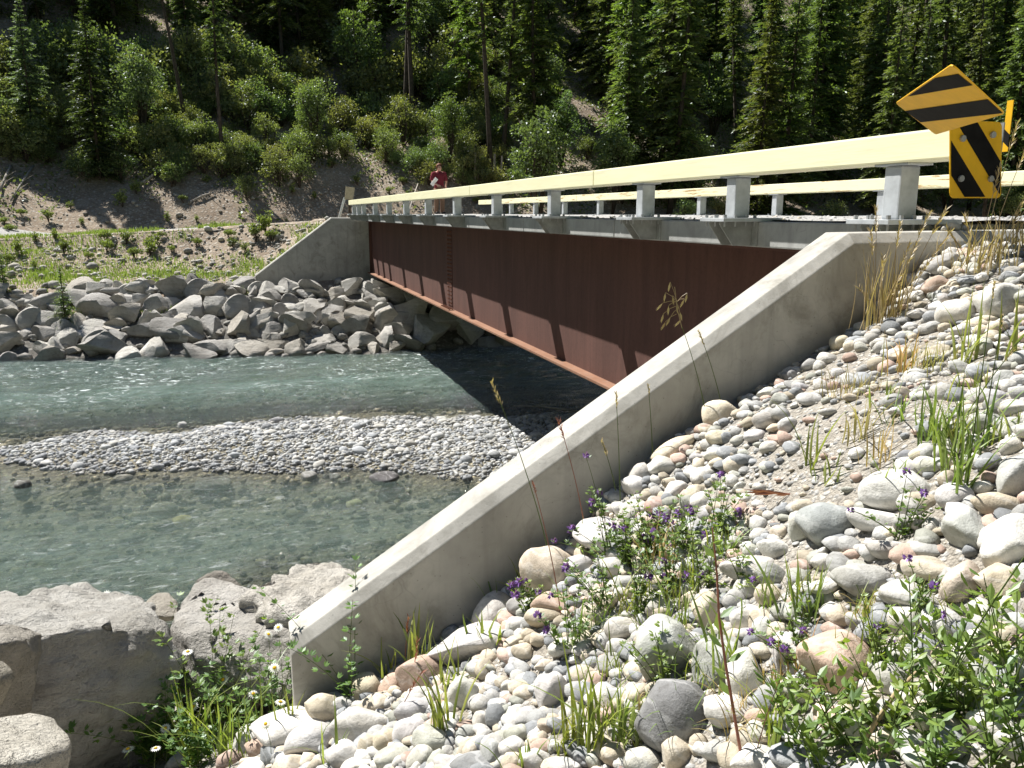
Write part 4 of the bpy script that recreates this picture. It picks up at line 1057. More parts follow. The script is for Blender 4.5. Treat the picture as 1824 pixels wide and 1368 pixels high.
# shaped slabs: convex hull of hand-placed corners given as picture points with their own distances
def hull_boulder(pts, label, color, seed, rough=.03, cuts=3):
    bm = bmesh.new()
    for (px, py, y) in pts: bm.verts.new(at(px, py, y=y))
    r_ = bmesh.ops.convex_hull(bm, input=bm.verts)
    bmesh.ops.delete(bm, geom=[v for v in bm.verts if not v.link_faces], context='VERTS')
    bmesh.ops.triangulate(bm, faces=bm.faces)
    cnt = bm.verts.__len__(); c = sum((v.co for v in bm.verts), Vector()) / cnt
    es = [e for e in bm.edges if len(e.link_faces) == 2 and e.calc_face_angle(0) > .3]
    bmesh.ops.bevel(bm, geom=es, offset=.03, segments=2, affect='EDGES', clamp_overlap=True, profile=.5)
    bmesh.ops.triangulate(bm, faces=bm.faces)
    for _ in range(6):
        es = [e for e in bm.edges if e.calc_length() > .055]
        if not es or len(bm.faces) > 22000: break
        bmesh.ops.subdivide_edges(bm, edges=es, cuts=1, use_grid_fill=False)
        bmesh.ops.triangulate(bm, faces=bm.faces)
    for _ in range(1): bmesh.ops.smooth_vert(bm, verts=bm.verts, factor=.5, use_axis_x=True, use_axis_y=True, use_axis_z=True)
    bm.normal_update(); v = np.array([x.co[:] for x in bm.verts]); nn = np.array([x.normal[:] for x in bm.verts])
    for sc, am in ((1.6, 1.0), (4, .8), (10, .55), (24, .30), (50, .12)):
        v = v + nn * (rough * am * vn3(v[:, 0] * sc + seed, v[:, 1] * sc, v[:, 2] * sc * 1.3, seed + int(sc * 10)))[:, None]
    f = np.array([[x.index for x in q.verts] for q in bm.faces]); bm.free()
    v0 = v.mean(0)
    o = link('boulder', np_mesh('boulder', v - v0, f, M['rough_rock'], True)); o.location = v0; o.color = (*color, 1)
    tag(o, label, 'boulder', 'large quarried boulders on the near riverbank'); return o
GR = (.42, .415, .395)
hull_boulder([(-60,1085,4.9),(60,1048,5.6),(150,1046,5.9),(215,1050,5.9),(232,1066,5.6),(290,1092,5.0),(312,1125,4.7),(180,1112,4.5),(90,1130,4.4),(-60,1140,4.4),(316,1180,4.6),(300,1290,4.5),(120,1330,4.3),(-60,1330,4.3),(120,1430,4.6),(-60,1430,4.6),(290,1400,4.9),(310,1260,5.4),(-60,1260,5.8)],
             'largest grey boulder at the lower left with a flat sunlit top and shaded face', GR, 11, .045)
hull_boulder([(318,1075,5.3),(345,1035,5.5),(392,1030,5.6),(440,1062,5.5),(500,1082,5.3),(520,1120,4.9),(528,1240,4.4),(480,1252,4.4),(430,1215,4.5),(300,1105,5.0),(296,1180,5.0),(330,1255,4.7),(540,1130,4.5),(540,1245,4.2),(345,1165,4.7),(330,1130,4.8),(420,1240,5.0),(520,1240,5.0)],
             'rough grey boulder with a steep pitted face left of the wall end', (.42, .41, .39), 23, .036)
hull_boulder([(340,1040,5.9),(368,1020,6.0),(395,1017,6.0),(425,1035,5.9),(445,1062,5.8),(350,1080,5.8),(440,1085,5.7),(380,1075,6.3)], 'grey pointed boulder top rising behind the rough boulder', (.30, .285, .26), 31, .03)
hull_boulder([(252,1078,6.2),(275,1055,6.4),(300,1053,6.4),(318,1070,6.2),(322,1100,6.0),(262,1100,6.0),(300,1110,6.4)], 'small grey boulder in the gap between two large ones by the water', (.36, .34, .30), 37, .02)
hull_boulder([(-40,1070,7.0),(10,1046,7.2),(38,1052,7.1),(42,1062,6.9),(-40,1090,6.7),(40,1090,6.9),(-20,1090,7.4)], 'pale boulder at the left edge beside the water', GR, 41, .02)
hull_boulder([(-50,1110,4.0),(10,1120,4.1),(72,1130,4.2),(30,1145,3.9),(-50,1150,3.8),(60,1165,4.0),(-50,1290,3.8),(50,1260,4.0),(40,1280,4.3),(-50,1200,4.4)], 'jutting ledge shaped boulder at the left edge in front of the largest one', (.34, .325, .295), 43, .03)
hull_boulder([(-50,1178,3.6),(0,1180,3.7),(28,1192,3.6),(10,1215,3.5),(-50,1235,3.4),(-50,1300,3.6),(15,1250,3.6)], 'low pale slab boulder at the left edge', (.40, .38, .33), 47, .02)
hull_boulder([(-50,1290,2.9),(40,1275,3.0),(100,1278,3.0),(122,1320,2.8),(110,1345,2.7),(60,1360,2.6),(-50,1368,2.5),(-50,1400,2.6),(120,1400,2.8),(40,1400,3.2),(50,1560,3.0),(-50,1560,2.8),(110,1540,2.9)], 'cream angular boulder in the bottom left corner', (.48, .465, .42), 53, .018)
hull_boulder([(438,1060,5.2),(470,1035,5.5),(510,1022,5.8),(545,1003,6.0),(590,1001,6.0),(632,1020,5.8),(660,1040,5.5),(640,1075,5.0),(560,1095,4.7),(515,1110,4.6),(470,1095,4.9),(650,1100,5.4),(520,1140,5.2)],
             'white weathered crumbly boulder behind the low end of the wall', (.52, .505, .47), 59, .075)
for (px, py, w, h, c, lab) in ((508,1035,50,22,'W','oval white stone perched on the white weathered boulder'),(345,1200,60,50,'T','tan block under the rough boulder in the grass'),(250,1330,60,34,'W','pale stone in the daisies at the lower left'),(330,1350,70,36,'G','grey stone in the daisies at the bottom edge'),(200,1345,60,34,'W','whitish stone low in the daisies')):
    stone_at(px, py, w, h, c, label=lab, group='stones among the near left boulders')

# ------------------------------------------------------------------ GRAVEL BAR and stones in the river
def bar_points(n, r):
    xy = np.stack([r.uniform(-7, 9, n), r.uniform(11.5, 19.2, n)], 1); z = H(xy[:, 0], xy[:, 1])
    ok = (z > WATER - .015) ; return np.concatenate([xy, z[:, None]], 1)[ok]
BPAL = np.array([(.41, .425, .44), (.48, .49, .495), (.35, .37, .395), (.53, .53, .52), (.28, .295, .32), (.45, .445, .425)])
P = bar_points(56000, r3); rad = r3.gamma(3.5, .0088, len(P)).clip(.013, .08)
o = link('gravel_bar', stone_field('gravel_bar', P, rad, tints(len(P), r3, BPAL) * (.72 + .28 * sstep(WATER + .01, WATER + .07, P[:, 2]))[:, None], M['pebble'], 1, 4)); tag(o, 'pale grey gravel bar of countless pebbles in mid river', 'gravel', None, 'stuff')
bar_items = []
BAR_MARKS = [(100, 800, 'the bar left end'), (330, 780, 'the narrow bar'), (500, 750, 'the bar far edge'), (500, 830, 'the bar near edge'), (700, 760, 'the broad bar middle'), (820, 820, 'the gravel by the wall'), (920, 760, 'the bridge shadow')]
for i in range(90):
    q = (2000, 0)
    while q[0] > 990 or q[0] < 0: p = bar_points(40, r3)[0]; q = proj(p)
    s = r3.uniform(.06, .115)
    o = link('bar_stone', cob_mesh(int(r3.integers(0, 20)), 2)); o.location = p + np.array([0, 0, s * .25]); o.scale = (s * r3.uniform(.9, 1.4), s, s * r3.uniform(.5, .8)); o.rotation_euler = (r3.normal(0, .2), r3.normal(0, .2), r3.uniform(0, 6.28))
    b = BPAL[r3.integers(0, 6)] * r3.uniform(.85, 1.15); o.color = (*b, 1); tag(o, None, 'stone', 'larger stones on the gravel bar'); q = proj(p)
    bar_items.append((o, q[0], q[1], s, ('pale' if b[0] > .46 else 'dark' if b[0] < .35 else 'grey') + ' rounded'))
label_items(bar_items, BAR_MARKS, 'stone', 'stones')
n = 11000; xy = np.stack([r3.uniform(-9, 9, n), r3.uniform(8.6, 25, n)], 1); z = H(xy[:, 0], xy[:, 1]); ok = (z < WATER - .03); P = np.concatenate([xy, z[:, None]], 1)[ok]; rad = r3.gamma(3, .0175, len(P)).clip(.02, .13)
P[:, 2] = np.minimum(P[:, 2], WATER - rad * .75)
o = link('riverbed_stones', stone_field('riverbed_stones', P, rad, tints(len(P), r3, np.array([(.18, .17, .135), (.25, .23, .17), (.12, .12, .105), (.34, .30, .20), (.19, .175, .13)])), M['pebble'], 1, 6)); tag(o, 'brown and olive stones under the shallow water', 'stones', None, 'stuff')
def bed_stone(px, py, w, h, color, lab, up):
    p = at(px, py, z=WATER - .12 + up); s = np.linalg.norm(p - CAM) / F_PX; o = link('river_stone', cob_mesh(random.randrange(20), 3)); o.location = p; o.scale = (w * s / 2, w * s / 2.2, max(.06, h * s * .7)); o.color = (*color, 1); o.rotation_euler = (0, 0, random.uniform(-.3, .3))
    tag(o, lab, 'stone', 'single stones in the shallow river')
for q in ((685,852,52,16,(.13,.125,.13),'dark flat rock breaking the water beside the wall',.12),(40,868,26,16,(.15,.15,.14),'dark stone poking out of the water at the left',.10),(290,908,44,18,(.36,.33,.26),'tan oval stone under the shallow water',-.02),(325,929,32,12,(.50,.42,.18),'yellowish stone on the riverbed below the tan one',-.05),(632,899,28,14,(.52,.49,.30),'pale yellow stone under the water near the wall',-.04),(208,928,20,8,(.5,.47,.30),'small pale yellow stone under the water at the left',-.05),(380,860,60,10,(.16,.155,.14),'flat dark stone at the near edge of the bar',.04),(220,853,34,9,(.2,.19,.17),'small flat stone just off the bar',.05),(550,848,30,12,(.26,.26,.25),'grey stone in the water off the bar edge',.1),(597,849,20,8,(.24,.24,.23),'small grey stone off the bar edge',.08),(325,757,16,8,(.4,.4,.4),'small pale stone in the water behind the bar',.1),(370,765,26,9,(.42,.42,.4),'low pale stone behind the bar',.08),(492,751,20,12,(.3,.3,.32),'dark stone standing at the far edge of the bar',.2),(615,884,30,9,(.3,.29,.25),'submerged grey stone beside the wall',-.03)): bed_stone(*q)
m = MB(); pts = [at(x, y, z=WATER + .05 + .02 * i) for i, (x, y) in enumerate(((915,723),(960,724),(1010,730),(1062,737)))]; m.tube(pts, [.018, .025, .022, .012], 6); o = m.build('branch', M['dead_wood'], smooth=True); tag(o, 'bare stick lying in the shade at the edge of the bar', 'branch')
#VEGETATION
# ------------------------------------------------------------------ TREES AND SHRUBS
def wood_mesh(name, paths, mat):
    m = MB()
    for pts, rad in paths: m.tube(pts, rad, 6)
    return m.mesh(name, mat, True)
class Leafs:
    """quads/triangles for foliage collected in numpy"""
    def __init__(s): s.v, s.sh, s.k = [], [], 4
    def add(s, P, D, S, L, W, sh):
        """P base, D direction, S side (n,3); L, W, sh (n,)"""
        P, D, S = map(np.asarray, (P, D, S)); L = np.asarray(L)[:, None]; W = np.asarray(W)[:, None]
        q = np.stack([P, P + D * L * .5 + S * W * .5, P + D * L, P + D * L * .5 - S * W * .5], 1)
        s.v.append(q); s.sh.append(np.repeat(np.asarray(sh), 4))
    def mesh(s, name, mat):
        v = np.concatenate(s.v).reshape(-1, 3); f = np.arange(len(v)).reshape(-1, 4)
        return np_mesh(name, v, f, mat, False, {'shade': np.concatenate(s.sh)})
def unit(a): return a / np.maximum(np.linalg.norm(a, axis=-1, keepdims=True), 1e-6)

def conifer_mesh(seed, h, rad, z0=.06, dens=1.0, lsize=.34, droop=.25, bend=.0):
    r = np.random.default_rng(seed)
    ax = lambda z: np.array([bend * math.sin(z / h * 2.2) * h * .05, bend * .6 * math.sin(z / h * 3.1 + 1) * h * .03, z])
    tr = [(ax(h * k / 8), (.0085 * h * (1 - k / 8.3) + .02)) for k in range(9)]
    paths = [([p for p, _ in tr], [q for _, q in tr])]
    L = Leafs(); z = h * z0
    while z < h * .985:
        t = z / h; nb = r.integers(4, 8)
        bl = rad * min(1.0, (1 - t) ** .85 * 1.12 + .03) * (0.62 + .38 * min(1, (t - z0) / .12 + .3))
        for _ in range(int(nb * dens * 1.25 + r.random())):
            a = r.uniform(0, 6.283); l = bl * r.uniform(.55, 1.12)
            if r.random() < .05: continue
            d = np.array([math.cos(a), math.sin(a), 0]); up0 = .25 * (t - .35) + r.normal(0, .08)
            n = max(4, int(l / .10)); s = np.linspace(.08, 1, n) ** .9
            pts = ax(z)[None] + d[None] * (s * l)[:, None]; pts[:, 2] += l * (up0 * s - droop * s * s * (1.3 - t))
            if l > .8: paths.append(([pts[0], pts[n // 2], pts[-1]], [.022, .014, .004]))
            side = np.array([-d[1], d[0], 0])
            for sg in (-1, 1, 0):
                k = len(pts); dd = d[None] * r.uniform(.35, .9, (k, 1)) + side[None] * (sg * r.uniform(.5, 1.1, (k, 1))) + np.array([0, 0, 1])[None] * r.normal(-.22, .28, (k, 1))
                dd = unit(dd); ss = unit(np.cross(dd, np.array([0, 0, 1.0]) + r.normal(0, .5, (k, 3))))
                ll = lsize * (1.15 - .7 * s) * r.uniform(.6, 1.2, k) * (1 if l > .5 else .7)
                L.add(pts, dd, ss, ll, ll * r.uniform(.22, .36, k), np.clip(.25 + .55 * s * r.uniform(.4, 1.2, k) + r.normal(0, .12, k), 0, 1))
        z += h * .02 * r.uniform(.7, 1.2) + .05
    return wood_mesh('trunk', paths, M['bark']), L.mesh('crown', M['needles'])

def broad_mesh(seed, h, w, nclump=16, nleaf=230, ls=.15, base=.12, stems=4):
    r = np.random.default_rng(seed); L = Leafs(); paths = []
    ends = []
    for k in range(stems):
        a = r.uniform(0, 6.283); sp = r.uniform(.1, .45) * w
        e = np.array([math.cos(a) * sp, math.sin(a) * sp, h * r.uniform(.7, .98)]); mid = e * np.array([.35, .35, .5]) + r.normal(0, .08, 3) * w
        paths.append(([np.zeros(3), mid, e], [.012 * h + .012, .009 * h + .008, .006])); ends.append((mid, e))
    for k in range(nclump):
        mid, e = ends[r.integers(0, stems)]; t = r.uniform(0, 1)
        c = mid + (e - mid) * t; a = r.uniform(0, 6.283); q = w * .5 * r.uniform(.15, .95) * (1.05 - .55 * (c[2] / h) ** 2)
        c = c * np.array([.6, .6, 1]) + np.array([math.cos(a) * q, math.sin(a) * q, r.normal(0, .06) * h]); c[2] = max(c[2], h * base)
        paths.append(([mid * .6, (mid + c) / 2 + r.normal(0, .05, 3), c], [.012, .008, .003]))
        R_ = w * r.uniform(.09, .24); n = int(nleaf * r.uniform(.6, 1.3))
        u = unit(r.normal(size=(n, 3))); rr = R_ * r.uniform(.25, 1, (n, 1)) ** .6
        P = c[None] + u * rr * np.array([1.15, 1.15, .8]); D = unit(u + r.normal(0, .9, (n, 3)) + np.array([0, 0, -.2])); S = unit(np.cross(D, r.normal(size=(n, 3))))
        ll = ls * r.uniform(.6, 1.3, n)
        L.add(P, D, S, ll, ll * .62, np.clip(r.normal(.5, .22, n), 0, 1))
    return wood_mesh('stem', paths, M['bark']), L.mesh('foliage', M['broad_leaf'])

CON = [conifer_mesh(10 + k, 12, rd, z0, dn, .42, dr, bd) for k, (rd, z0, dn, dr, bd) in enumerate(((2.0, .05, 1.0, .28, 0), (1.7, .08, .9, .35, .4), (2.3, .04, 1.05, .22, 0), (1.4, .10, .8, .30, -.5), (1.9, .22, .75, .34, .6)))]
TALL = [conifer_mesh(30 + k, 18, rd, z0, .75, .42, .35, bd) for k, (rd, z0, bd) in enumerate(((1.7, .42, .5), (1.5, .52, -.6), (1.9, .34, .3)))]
SPR = [conifer_mesh(40 + k, 5, 1.15, .03, 1.0, .22, .16, 0) for k in range(2)]
BRD = [broad_mesh(50 + k, 7, 3.4, 52, 95, .19, .1, 6) for k in range(3)]
BSH = [broad_mesh(60 + k, 2.2 * q, 2.4, 34, 62, .13, .04, 9) for k, q in enumerate((1, 1.3, .8, 1.15, .9, 1.4))]
tree_items = []
def grow(name, pair, pos, sc, label, cat, group, tint=(1, 1, 1), tilt=0, parts=('trunk', 'crown'), rz=None, item=None, wid=1.0):
    t = empty(name, (0, 0, 0), label, cat, group)
    t.matrix_world = Matrix.Translation(Vector(pos)) @ Matrix.Rotation(tilt, 4, 'Y') @ Matrix.Rotation(random.uniform(0, 6.28) if rz is None else rz, 4, 'Z') @ Matrix.Diagonal((sc * wid, sc * wid, sc, 1))
    a = link(parts[0], pair[0], t); b = link(parts[1], pair[1], t); b.color = (*tint, 1)
    if item: tree_items.append((t, item[0], item[1], sc, item[2]))
    return t
def base_at(px, py): return hit(px, py, 20)[0]
HP = ('stem', 'foliage')
r5 = np.random.default_rng(21)
# single trees the photograph lets one pick out: base px, base py, top py
def con_px(px, py, top, pair, H0, label, tint=(1, 1, 1), tilt=0, wid=1.0):
    p = base_at(px, py); d = np.linalg.norm(p[:2]); hh = (py - top) * d / F_PX * 1.04
    grow('conifer_tree', pair, p - np.array([0, 0, .1]), hh / H0, label, 'tree', 'conifers on the slope across the river', tint, tilt, wid=wid)
con_px(178, 318, 62, CON[2], 12, 'dark full conifer standing alone at the edge of the bare dirt slope', (.62, .66, .6), wid=1.1)
con_px(62, 268, 60, CON[2], 12, 'bluish grey-green conifer at the left edge of the slope', (1.3, 1.35, 2.0), wid=1.1)
con_px(402, 300, -60, TALL[0], 18, 'thin tall conifer rising from the bushy middle of the slope', (.9, .95, .9))
con_px(330, 240, -140, TALL[1], 18, 'leaning bare trunk conifer above the dirt slope', (.7, .75, .7), -.13)
con_px(738, 228, -240, TALL[2], 18, 'tall conifer with a straight bare trunk above the pale fallen log', (.9, 1, .9))
con_px(722, 226, -200, TALL[1], 18, 'slim grey trunk conifer just left of a straight taller one', (.8, .9, .8))
con_px(872, 318, -200, TALL[0], 18, 'conifer with long dark trunk standing behind the person and the far rail end', (1, 1.05, .9), -.02)
con_px(835, 225, -120, CON[4], 12, 'bright green drooping conifer left of the long dark trunk', (1.25, 1.45, .9), wid=.9)
con_px(1205, 350, 80, CON[1], 12, 'narrow bright green conifer in front of the dark forest', (1.4, 1.7, .9), wid=.8)
con_px(1450, 340, -60, CON[0], 12, 'broad green conifer behind the near guard rail', (1.15, 1.3, 1.0), wid=1.1)
con_px(1120, 330, -120, CON[3], 12, 'slender green conifer behind the far rail posts', (1.2, 1.35, .9))
con_px(960, 330, -100, CON[4], 12, 'olive green conifer right of the long dark trunk', (1.15, 1.15, .8))
con_px(1800, 330, 60, CON[2], 12, 'grey-green conifer at the right edge behind the striped signs', (1.2, 1.3, 1.3))
for px, py, top, i, tint, lab in ((1000, 300, 170, 0, (.8, 1.0, .9), 'round light green leafy tree behind the far guard rail'), (1325, 345, 220, 1, (1.0, 1.05, .85), 'pale green leafy bush tree behind the posts of the near rail'), (255, 270, 120, 2, (.85, .95, .95), 'pale leafy tree right of the dark full conifer'),
      (560, 270, 150, 1, (.9, 1, .8), 'leafy tree on the brushy slope above the dirt cut'), (640, 180, 30, 0, (.9, 1.05, .7), 'yellow-green leafy tree high on the slope'), (1540, 200, 40, 2, (.8, .9, .7), 'light leafy tree with pale bare branches above the near rail'), (800, 300, 180, 2, (.8, .9, .6), 'leafy bush tree behind the person')):
    p = base_at(px, py); d = np.linalg.norm(p[:2]); grow('leafy_tree', BRD[i], p, (py - top) * d / F_PX / 7 * 1.05, lab, 'tree', 'leafy trees on the slope across the river', tint, parts=('trunk', 'crown'))
TREE_MARKS = [(60, 120, 'the bluish conifer'), (178, 150, 'the dark lone conifer'), (320, 150, 'the leaning trunk'), (480, 120, 'the brushy slope'), (640, 100, 'the yellow-green tree'), (735, 100, 'the straight bare trunk'), (872, 150, 'the long dark trunk'), (1000, 220, 'the round leafy tree'), (1205, 180, 'the bright narrow conifer'), (1325, 270, 'the pale bush tree'), (1450, 150, 'the broad green conifer'), (1690, 150, 'the striped signs'), (1800, 150, 'the conifer at the right edge'), (781, 300, 'the person'), (600, 340, 'the far end sign')]
# the forest
def put(x, y, kind, bs=None):
    z = float(H(x, y)); q = proj((x, y, z + 3))
    if q[0] < -160 or q[0] > 2260: return
    g = r5.uniform(.95, 1.4)
    if kind == 'con':
        pr = CON[r5.integers(0, 5)]; sc = r5.uniform(.75, 1.45); tint = (g * r5.uniform(.85, 1.2), g, g * r5.uniform(.75, 1.1)); ad = 'tall green' if sc > 1.1 else 'dark green' if g < 1.15 else 'mid green'
        grow('conifer_tree', pr, (x, y, z - .15), sc, None, 'tree', 'conifers on the slope across the river', tint, r5.normal(0, .03), item=(q[0], q[1], ad + ' conifer'))
    elif kind == 'tall':
        grow('conifer_tree', TALL[r5.integers(0, 3)], (x, y, z - .15), r5.uniform(.8, 1.25), None, 'tree', 'conifers on the slope across the river', (g, g, g * .9), r5.normal(0, .04), item=(q[0], q[1], 'bare trunked conifer'))
    elif kind == 'brd':
        grow('leafy_tree', BRD[r5.integers(0, 3)], (x, y, z - .05), r5.uniform(.5, 1.0), None, 'tree', 'leafy trees on the slope across the river', (g * .8, g * .9, g * .75), 0, item=(q[0], q[1], 'leafy tree'))
    else:
        grow('bush', BSH[r5.integers(0, 6)], (x, y, z - .05), r5.uniform(.7, 1.6) if y > 55 else r5.uniform(.4, 1.0) if y > 49 else r5.uniform(.3, .8), None, 'bush', 'bushes on the slope across the river', (g * r5.uniform(.75, 1.1), g * .92, g * .75), 0, HP, item=(q[0], q[1], ('pale green' if g > 1.17 else 'dark green') + ' bush'))
for gy in np.arange(38.5, 76, 3.0):
    for gx in np.arange(-24, 92, 2.9):
        x, y = gx + r5.uniform(-1.2, 1.2), gy + r5.uniform(-1.2, 1.2)
        q = proj((x, y, float(H(x, y))))
        if q[2] < 10: continue
        px, py = q[0], q[1]
        if px < -150 or px > 2250: continue
        right = px > 880 + (y - 40) * -2
        if right and y > 39.5:
            if r5.random() < (.45 if y > 62 else .26): continue
            u = r5.random(); put(x, y, 'con' if u < (.68 if y > 45 else .5) else 'tall' if u < (.75 if y > 45 else .55) else 'brd' if u < .9 else 'bush')
        elif not right and y > 47.0:
            if py > 260: continue
            u = r5.random()
            if y > 60: put(x, y, 'con' if u < .75 else 'tall' if u < .88 else 'brd')
            else:
                if y > 57 and u < .10: put(x, y, 'con')
                elif y > 57 and u < .16: put(x, y, 'tall')
                elif y > 56 and u < .28: put(x, y, 'brd')
                elif u < .75: put(x, y, 'bush')
for gx in np.arange(11, 62, 3.2):
    if r5.random() < .55: put(gx + r5.uniform(-1, 1), r5.uniform(37.2, 39.2), 'brd' if r5.random() < .5 else 'bush')
# undergrowth bushes on the nearer slope
nb = 0
while nb < 300:
    px, py = r5.uniform(-20, 900), r5.uniform(120, 372)
    lim = np.interp(px, [0, 200, 350, 480, 620, 760, 900], [288, 318, 330, 352, 292, 330, 372])
    if py > lim + r5.normal(0, 10): continue
    p = base_at(px, py)
    if p[1] < 41 or p[1] > 56: continue
    put(p[0], p[1], 'bush'); nb += 1
label_items(tree_items, TREE_MARKS, '', 'trees')
for t in tree_items: t[0]['label'] = ' '.join(t[0]['label'].split())
# tangled low growth covering the slope
n = 270000; xy = np.stack([r5.uniform(-26, 80, n), r5.uniform(42.5, 84, n)], 1); z = H(xy[:, 0], xy[:, 1]); pr = np.array([proj((a, b, c)) for (a, b), c in zip(xy[::1], z)])
lim = np.interp(pr[:, 0], [0, 200, 350, 480, 620, 760, 900], [290, 318, 330, 350, 295, 330, 372]); msk = vn2(xy[:, 0] * .45, xy[:, 1] * .45, 61) + .5 * vn2(xy[:, 0] * 1.6, xy[:, 1] * 1.6, 62)
ok = (pr[:, 0] > -60) & (pr[:, 0] < 1900) & (((pr[:, 1] < lim) & (msk > -.42)) | ((pr[:, 1] < 395) & (msk > .22) & (r5.random(n) < .5)))
P = np.concatenate([xy, (z + np.abs(r5.normal(0, .22, n)) * (.6 + .8 * np.clip(msk, 0, 1)))[:, None]], 1)[ok]; n = len(P); L = Leafs(); D = unit(r5.normal(size=(n, 3)) * np.array([1, 1, .6]) + np.array([0, 0, .35])); ll = r5.uniform(.10, .25, n)
L.add(P, D, unit(np.cross(D, r5.normal(size=(n, 3)))), ll, ll * .55, np.clip(r5.normal(.5, .25, n), 0, 1)); o = link('undergrowth', L.mesh('undergrowth', M['broad_leaf'])); o.color = (.85, .86, .72, 1); tag(o, 'tangled low green growth covering the wooded slope', 'undergrowth', None, 'stuff')
# weeds on the dirt and the road embankment
weed_items = []
WEED_MARKS = [(100, 380, 'the bare dirt slope'), (240, 350, 'the dirt below the dark conifer'), (430, 430, 'the gravel embankment'), (220, 440, 'the weedy embankment'), (520, 470, 'the far wing wall'), (60, 470, 'the grassy bench'), (600, 370, 'the far end sign')]
WD = [broad_mesh(80 + k, .8, .75, 9, 60, .10, .1, 5) for k in range(3)]
for px, py, s in [(90,395,1),(130,372,.8),(215,370,1.4),(240,345,1.6),(300,395,.9),(330,360,.9),(60,430,.9),(20,415,.8),(95,425,.9),(185,430,.8),(195,450,1),(228,435,.9),(240,460,1.2),(265,455,1.4),(275,440,1),(290,425,.8),(405,425,.8),(418,440,1),(455,430,1.5),(478,415,1.3),(490,430,1),(432,450,.9),(380,405,.7),(345,395,.8),(150,400,.7),(40,385,.7),(10,400,.9),(440,330,1.2),(520,345,1),(470,310,1.3),(370,330,1),(560,355,.8),(640,330,1),(590,300,1.2),(690,345,1),(720,330,1.1),(830,345,1),(850,362,1),(30,455,1),(110,452,1),(160,462,.9),(310,450,.9),(355,440,.8),(60,480,.9),(12,470,1)]:
    p = base_at(px + r5.uniform(-5, 5), py); g = r5.uniform(.95, 1.3)
    t = grow('weed', WD[r5.integers(0, 3)], p - np.array([0, 0, .05]), s * r5.uniform(.5, .8), None, 'weed', 'weeds on the far bank', (g * 1.0, g * 1.0, g * .7), 0, HP); weed_items.append((t, px, py, s, 'bushy' if s > 1 else 'small green'))
label_items(weed_items, WEED_MARKS, 'weed', 'weeds')
for px, py, s, lab in ((118, 585, .36, 'small dark spruce sapling growing among the rocks of the far bank'), (8, 520, .30, 'little green sapling at the left end of the rock pile')):
    p = base_at(px, py); grow('sapling', SPR[0], p - np.array([0, 0, .1]), s * 1.15, lab, 'sapling', 'saplings on the far bank', (1.3, 1.4, 1.0))
# fallen logs and stakes
log_items = []
def log_px(a, b, rad, label=None, ya=None, lift=.12):
    p, q = Vector(base_at(*a)), Vector(base_at(*b)); p.z += lift; q.z += lift
    m = MB(); mid = (p + q) / 2 + Vector((0, 0, .06)); m.tube([p, mid, q], [rad, rad * .9, rad * .7], 7)
    e = empty('fallen_log', p, label, 'log', 'fallen dead logs on the slope'); o = m.build('trunk', M['dead_wood'], e, smooth=True); o.matrix_parent_inverse = Matrix.Translation(-p)
    m = MB(); d = (q - p).normalized(); s_ = d.cross(Vector((0, 0, 1)))
    for t in (.45, .7, .85): c = p.lerp(q, t); m.tube([c, c + (s_ * random.choice((-1, 1)) + Vector((0, 0, .6))) * .5], [rad * .3, .01], 4)
    o = m.build('branch_stubs', M['dead_wood'], e); o.matrix_parent_inverse = Matrix.Translation(-p)
    if not label: log_items.append((e, (a[0] + b[0]) / 2, (a[1] + b[1]) / 2, (q - p).length, 'grey dead'))
log_px((698, 254), (738, 228), .17, 'thick pale fallen log below the straight bare trunk')
for a, b, r_ in (((605, 270), (628, 225), .08), ((640, 262), (655, 222), .09), ((513, 334), (560, 296), .1), ((800, 170), (845, 188), .08), ((770, 292), (850, 292), .05), ((20, 300), (0, 345), .07), ((60, 300), (20, 362), .06), ((255, 330), (300, 300), .07), ((345, 362), (378, 348), .06), ((560, 232), (620, 222), .09), ((690, 262), (760, 282), .06), ((735, 262), (762, 244), .06), ((540, 250), (585, 262), .06), ((420, 275), (440, 300), .06), ((600, 240), (650, 250), .07), ((890, 215), (915, 190), .06), ((230, 320), (252, 290), .05), ((725, 395), (745, 330), .03)):
    log_px(a, b, r_)
label_items(log_items, TREE_MARKS + WEED_MARKS[:2], 'log', 'logs')
for px, top, py, lab in ((846, 290, 352, 'grey dead stake standing left of the long dark trunk'), (880, 285, 345, 'weathered stake right of the long dark trunk'), (893, 288, 345, 'thin stake at the right of a weathered one')):
    p = base_at(px, 338); hh = (py - top) * np.linalg.norm(p[:2]) / F_PX; m = MB(); m.tube([p - np.array([0, 0, .2]), p + np.array([.05, 0, hh])], [.07, .05], 7); o = m.build('stake', M['dead_wood']); tag(o, lab, 'stake', 'dead stakes by the far rail end')
n = 5200; xy = np.stack([r5.uniform(-12, 4.5, n), r5.uniform(30.0, 46, n)], 1); z = H(xy[:, 0], xy[:, 1])
pr = np.array([proj((a, b, c)) for (a, b), c in zip(xy, z)]); pk = np.where(pr[:, 1] > np.interp(pr[:, 0], [0, 250, 560], [440, 408, 388]) + 3, .9, .25) * (vn2(xy[:, 0] * .5, xy[:, 1] * .5, 17) > -.45); ok = (r5.random(n) < pk) & (road_dist(xy[:, 0], xy[:, 1])[0] > 2.5)
P = np.concatenate([xy, z[:, None]], 1)[ok]; rad = r5.gamma(2.2, .028, len(P)).clip(.03, .24)
o = link('scree', stone_field('scree', P, rad, tints(len(P), r5, np.array([(.40, .39, .37), (.48, .47, .44), (.34, .33, .31), (.44, .41, .36)])), M['pebble'], 1, 8)); tag(o, 'broken pale stones on the embankment and dirt slope of the far bank', 'stones', None, 'stuff')
